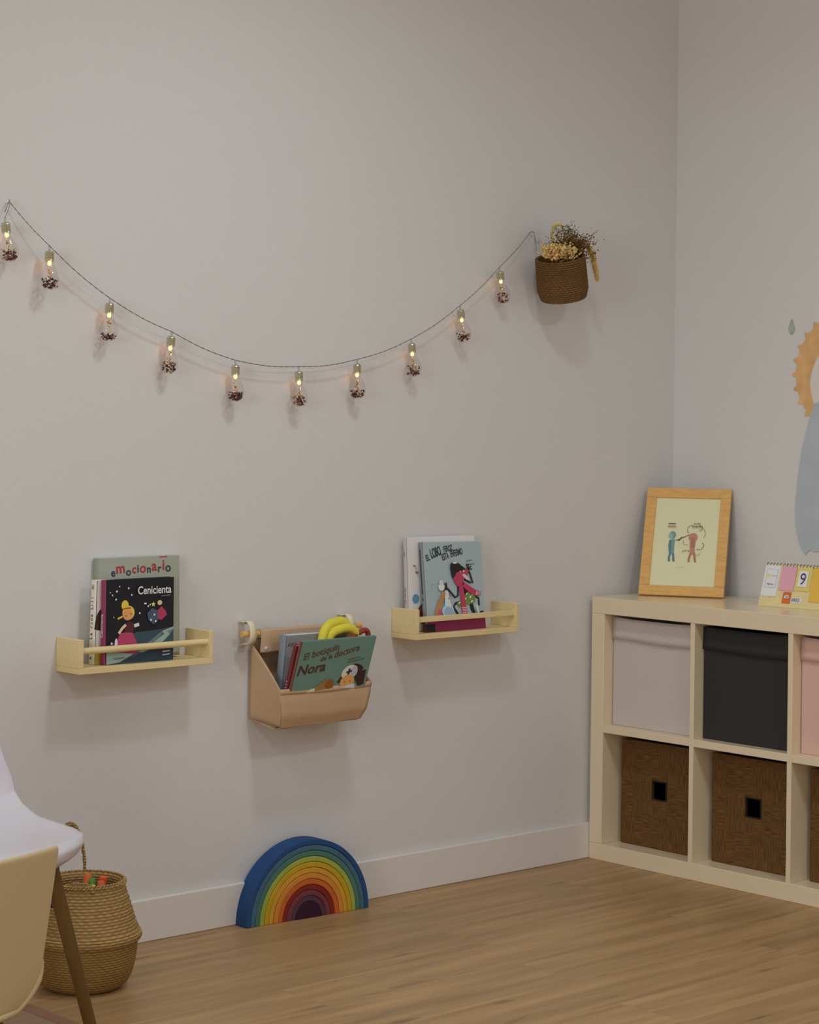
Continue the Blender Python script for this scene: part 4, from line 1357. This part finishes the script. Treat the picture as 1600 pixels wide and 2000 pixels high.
# ------------------------------------------------------------------ nested rainbow arches
cols = [((36, 66, 110), 'dark blue'), ((62, 92, 108), 'slate blue'), ((66, 104, 92), 'teal green'), ((138, 148, 62), 'lime green'), ((168, 136, 32), 'yellow'),
        ((180, 134, 46), 'amber'), ((180, 118, 48), 'light orange'), ((172, 88, 40), 'deep orange'), ((112, 38, 28), 'brick red'), ((104, 52, 56), 'dusty maroon'), ((74, 50, 62), 'grey purple'), ((50, 24, 42), 'dark plum')]
RC = Vector((-1.546, -0.0745, 0.0))
rnd = random.Random(5)
ro, pitch_, rin = 0.2025, 0.01455, 0.0415
for i, (rgb, nm) in enumerate(cols):
    r1 = ro - i * pitch_
    solid_ = (i == 11)
    r0 = 0 if solid_ else r1 - pitch_ + 0.0011
    n = 40
    outer = [Vector((r1 * math.cos(PI * k / n), 0, r1 * math.sin(PI * k / n) * 1.02)) for k in range(n + 1)]
    inner = [] if solid_ else [Vector((r0 * math.cos(PI * k / n), 0, r0 * math.sin(PI * k / n) * 1.02)) for k in reversed(range(n + 1))]
    o = MB().prism(outer + inner, (0, 0.057, 0))
    lab = '%s wooden %s of the nested rainbow toy' % (nm, 'half disc at the core' if solid_ else ('outermost arch' if i == 0 else 'arch'))
    ob = o.build('wooden_arch' if not solid_ else 'wooden_half_disc', mat('stained_%d' % i, rgb, 1.6, 0.75, 0.2, var=0.07, vscale=30, stretch=(1, 1, 1)), None, bevel=0.0016)
    tag(ob, lab, 'toy block', 'nested rainbow arches')
    ob.location = RC + Vector((0, rnd.uniform(-0.0012, 0.0012), 0.0))
    ob.rotation_euler = (0, 0, math.radians(-3.0))

# ------------------------------------------------------------------ belly basket
M_SEAG = woven('seagrass', (144, 116, 72), 1.55, 34, 150, 0.34, bump=0.7)
M_SEAG_B = woven('seagrass_lower', (128, 100, 56), 1.5, 46, 170, 0.30, bump=0.6)
BC = Vector((-2.386, -0.258, 0.0))
bb = thing('belly_basket', 'round seagrass belly basket with handles on the floor behind the white chair', 'basket', tuple(BC))
low = [(0.070, 0.0), (0.088, 0.003), (0.102, 0.014), (0.112, 0.032), (0.119, 0.055), (0.123, 0.080), (0.125, 0.100), (0.125, 0.108)]
MB().lathe(low, 56, cap1=False).build('lower_bowl', M_SEAG_B, bb, smooth=True)
upp = [(0.124, 0.106)]
key = [(0.1315, 0.112), (0.1345, 0.118), (0.1325, 0.126), (0.125, 0.137), (0.119, 0.152), (0.112, 0.175), (0.104, 0.20), (0.0965, 0.222), (0.092, 0.242)]
for i in range(len(key) - 1):
    (ra, za), (rb_, zb_) = key[i], key[i + 1]
    for k in range(2):
        f = k / 2
        rr, zz = ra + (rb_ - ra) * f, za + (zb_ - za) * f
        upp += [(rr - 0.0006, zz), (rr + 0.0006, zz + (zb_ - za) * 0.25)]
upp += [key[-1]]
upp += [(0.090, 0.246), (0.084, 0.244), (0.086, 0.225), (0.098, 0.19), (0.106, 0.16), (0.10, 0.10)]
MB().lathe(upp, 56, cap0=False, cap1=False).build('upper_wall', M_SEAG, bb, smooth=True, angle=80)
# braided rim
for ph_ in (0, 1, 2):
    pts = []
    N = 168
    for i in range(N):
        a_ = 2 * PI * i / N
        tw_ = a_ * 22 + ph_ * 2 * PI / 3
        pts.append(Vector(((0.0915 + 0.0028 * math.cos(tw_)) * math.cos(a_), (0.0915 + 0.0028 * math.cos(tw_)) * math.sin(a_), 0.243 + 0.005 * math.sin(tw_))))
    MB().tube(pts, 0.0032, 5, closed=True).build('rim_braid', M_SEAG, bb, smooth=True)


def handle(a0, hh, wid_, leanout):
    c, s = math.cos(a0), math.sin(a0)
    e, q = Vector((c, s, 0)), Vector((-s, c, 0))
    key_ = []
    for i in range(17):
        t_ = PI * i / 16
        key_.append(e * (0.086 + leanout * math.sin(t_)) + q * (wid_ * math.cos(t_)) + Vector((0, 0, 0.215 + 0.02 + (hh - 0.02) * math.sin(t_) ** 0.8)))
    pth = smooth_path(key_, 4)
    hobj = None
    for ph_ in (0, PI):
        fp = []
        for i, p in enumerate(pth):
            an_ = i * 0.95 + ph_
            fp.append(p + e * (0.0028 * math.cos(an_)) + Vector((0, 0, 0.0028 * math.sin(an_))))
        o_ = MB().tube(fp, 0.0036, 6).build('handle' if hobj is None else 'handle_strand', M_SEAG, bb if hobj is None else hobj, smooth=True)
        hobj = hobj or o_


handle(math.radians(77), 0.143, 0.034, 0.012)
handle(math.radians(-62 - 180 + 20 + 180), 0.02, 0.045, -0.03) if False else handle(math.radians(222), 0.03, 0.04, -0.035)

# coloured things inside the basket
sticks = [((206, 92, 50), (0.010, 0.030), 0.252, 'orange'), ((104, 36, 64), (0.006, 0.018), 0.240, 'magenta'), ((110, 146, 52), (-0.006, 0.004), 0.242, 'light green'), ((70, 120, 40), (0.026, 0.000), 0.244, 'green'),
          ((206, 176, 110), (0.018, -0.006), 0.231, 'cream'), ((214, 96, 70), (0.046, -0.012), 0.238, 'coral'), ((190, 74, 40), (0.058, 0.022), 0.248, 'rust')]
for i, (rgb, (dx, dy_), top, nm) in enumerate(sticks):
    q = random.Random(40 + i)
    o_ = thing('toy_marker', '%s toy marker standing in the belly basket' % nm, 'marker', (BC.x + dx, BC.y + dy_, 0.135), (q.uniform(-.25, .25), q.uniform(-.25, .25), 0), group='coloured markers in the belly basket')
    hh_ = top - 0.135
    MB().lathe([(0.0085, 0.0), (0.0085, hh_ - 0.026)], 14).build('barrel', mat('barrel_%d' % i, [min(255, int(v * 0.8)) for v in rgb], 1.6, 0.45), o_, smooth=True)
    MB().lathe([(0.0095, hh_ - 0.026), (0.0095, hh_ - 0.006), (0.0078, hh_), (0.0005, hh_ + 0.0008)], 14, cap1=False).build('cap', mat('cap_%d' % i, rgb, 1.8, 0.4), o_, smooth=True)
shade_disc = MB()
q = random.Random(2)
shade_disc.lathe([(0.098, 0.150), (0.0006, 0.156)], 26, cap0=False, cap1=False)
shade_disc.build('dark_inner_disc', mat('painted_interior_shade', (30, 26, 26), 1.1, 0.9, 0.1), bb)  # dark disc stands in for the shade inside the basket


# ------------------------------------------------------------------ white adult shell chair
def chair_shell(profile, thick=0.005):
    """profile rows: (y, z, half width, edge lift z, edge forward y)"""
    def fn(u, v):
        k = v * (len(profile) - 1); i = min(int(k), len(profile) - 2); f = k - i
        f = f * f * (3 - 2 * f) * 0.35 + f * 0.65
        y, z, hw, lz, ly = [profile[i][q_] * (1 - f) + profile[i + 1][q_] * f for q_ in range(5)]
        s = u * 2 - 1
        e = abs(s) ** 2.6
        return Vector((s * hw, y + ly * e, z + lz * e))
    return fn


ch = thing('shell_chair', 'white moulded shell chair with wooden legs facing the near cream chair', 'chair', (-2.905, -0.56, 0.0045))
# local: front is -y
prof = [(-0.186, 0.396, 0.185, 0.004, 0.075), (-0.204, 0.412, 0.208, 0.005, 0.080), (-0.203, 0.428, 0.221, 0.006, 0.078), (-0.175, 0.437, 0.230, 0.008, 0.062), (-0.10, 0.434, 0.238, 0.014, 0.022), (-0.02, 0.424, 0.238, 0.028, 0.0), (0.06, 0.420, 0.235, 0.036, 0.0),
        (0.13, 0.428, 0.236, 0.046, -0.006), (0.175, 0.452, 0.234, 0.046, -0.022), (0.20, 0.495, 0.230, 0.034, -0.040), (0.215, 0.55, 0.217, 0.016, -0.046), (0.232, 0.63, 0.203, 0.0, -0.044), (0.25, 0.72, 0.19, -0.004, -0.036), (0.262, 0.785, 0.175, -0.012, -0.026), (0.268, 0.815, 0.120, -0.016, -0.015), (0.269, 0.822, 0.06, -0.008, -0.006)]
MB().grid(chair_shell(prof), 24, 64).build('seat_shell', M_SHELL_W, ch, smooth=True, solid=0.011, sub=1, angle=80)


def leg(parent, a, b, r0, r1, m=M_LEG):
    pts = [Vector(a).lerp(Vector(b), t_ / 6) for t_ in range(7)]
    rr = [r0 * (1 - 0.0) + (r1 - r0) * t_ / 6 for t_ in range(7)]
    o_ = MB().tube(pts, rr, 16).build('leg', m, parent, smooth=True)
    d = (Vector(b) - Vector(a)).normalized()
    MB().tube([Vector(b) - d * 0.008, Vector(b) - d * 0.001], r1 * 1.08, 14).build('foot_cap', M_BLACK, o_, smooth=True)
    return o_


fy0, fy1, fx = -0.19, 0.18, 0.221
for sx in (1, -1):
    leg(ch, (sx * 0.128, -0.138, 0.412), (sx * fx, fy0, 0.006), 0.0165, 0.0125)
    leg(ch, (sx * 0.128, 0.120, 0.405), (sx * fx, fy1, 0.006), 0.0165, 0.0125)
for y0, y1 in ((-0.145, 0.13), (0.13, -0.145)):
    MB().tube([(-0.150, y0, 0.31), (0, 0, 0.36), (0.150, y1, 0.31)], 0.0045, 8).build('cross_brace', M_BLACK, ch, smooth=True)
MB().box(-0.12, 0.12, -0.015, 0.015, 0.398, 0.404).box(-0.13, 0.13, -0.145, -0.115, 0.396, 0.402).box(-0.13, 0.13, 0.105, 0.135, 0.390, 0.398).build('mount_plate', M_BLACK, ch, bevel=0.001)

# ------------------------------------------------------------------ cream child chair seen from behind
rz = math.radians(15)
ex = Vector((math.cos(rz), math.sin(rz), 0))
corner = Vector((-3.057, -1.137, 0))
c2o = corner - ex * 0.168
c2 = thing('child_chair', 'cream plastic child chair seen from behind in the bottom left corner', 'chair', (c2o.x, c2o.y, 0.0045), (0, 0, rz))


def back_fn(u, v):
    s = u * 2 - 1
    z = 0.260 + v * 0.286
    hw = 0.148 + 0.020 * v
    # rounded bottom corners
    if z < 0.335:
        q_ = (0.335 - z) / 0.085
        hw *= math.sqrt(max(0.02, 1 - 0.80 * q_ ** 2.2))
    if v > 0.97:
        hw -= 0.003 * (v - 0.97) / 0.03
    y = -0.012 * (1 - s * s) - 0.012 + 0.028 * (1 - v) * (1 - v) * 0.0
    return Vector((s * hw, y + 0.03 * (1 - v), z))


MB().grid(back_fn, 24, 30).build('backrest', M_SHELL_C, c2, smooth=True, solid=0.010, sub=1, angle=80)


def seat_fn(u, v):
    s = u * 2 - 1
    y = 0.034 + v * 0.27
    hw = 0.128 + 0.02 * math.sin(PI * min(1, v)) if v < 0.9 else 0.146 * math.sqrt(max(0.05, 1 - ((v - 0.9) / 0.1) ** 2 * 0.5))
    z = 0.288 + 0.022 * s * s - 0.012 * math.sin(PI * v)
    if v < 0.12:
        z += 0.0
    return Vector((s * hw, y, z))


MB().grid(seat_fn, 18, 20).build('seat', M_SHELL_C, c2, smooth=True, solid=0.010, sub=1, angle=80)
rim = []
for i in range(31):
    v_ = 0.30 * (1 - abs(i - 15) / 15) ** 0.0 if False else None
bot = []
for i in range(0, 13):
    v_ = 0.28 * (1 - i / 12)
    p = back_fn(1, v_); bot.append(p)
left = [Vector((-p.x, p.y, p.z)) for p in reversed(bot)]
mid = [Vector((bot[-1].x * (1 - 2 * k / 10), bot[-1].y - 0.012 * (1 - (1 - 2 * k / 10) ** 2), bot[-1].z)) for k in range(1, 10)]
rimp = [Vector((p.x, p.y - 0.001, p.z - 0.002)) for p in bot + mid + left]
MB().tube(rimp, [0.0025 + 0.005 * min(1, k_ / 5, (len(rimp) - 1 - k_) / 5) for k_ in range(len(rimp))], 10).build('shell_rim', M_SHELL_C, c2, smooth=True)
for sx in (1, -1):
    leg(c2, (sx * 0.075, 0.06, 0.282), (sx * 0.125, 0.03, 0.006), 0.013, 0.010)
    leg(c2, (sx * 0.085, 0.22, 0.282), (sx * 0.125, 0.27, 0.006), 0.013, 0.010)

# ------------------------------------------------------------------ mat under the chairs
mt = thing('play_mat', 'thin brown floor mat with a rosy border at the bottom left', 'mat', (-3.4, -1.3, 0.0))
box('mat_field', -0.70, 0.79, -1.1, 1.02, 0.0005, 0.0045, mat('mat_brown', (132, 106, 84), 1.5, 0.8, 0.2, var=0.08, vscale=6, stretch=(1, 8, 1)), mt)
box('mat_border', 0.792, 0.828, -1.1, 1.02, 0.0005, 0.0045, mat('mat_rosy', (128, 94, 76), 1.5, 0.7, 0.2), mt)
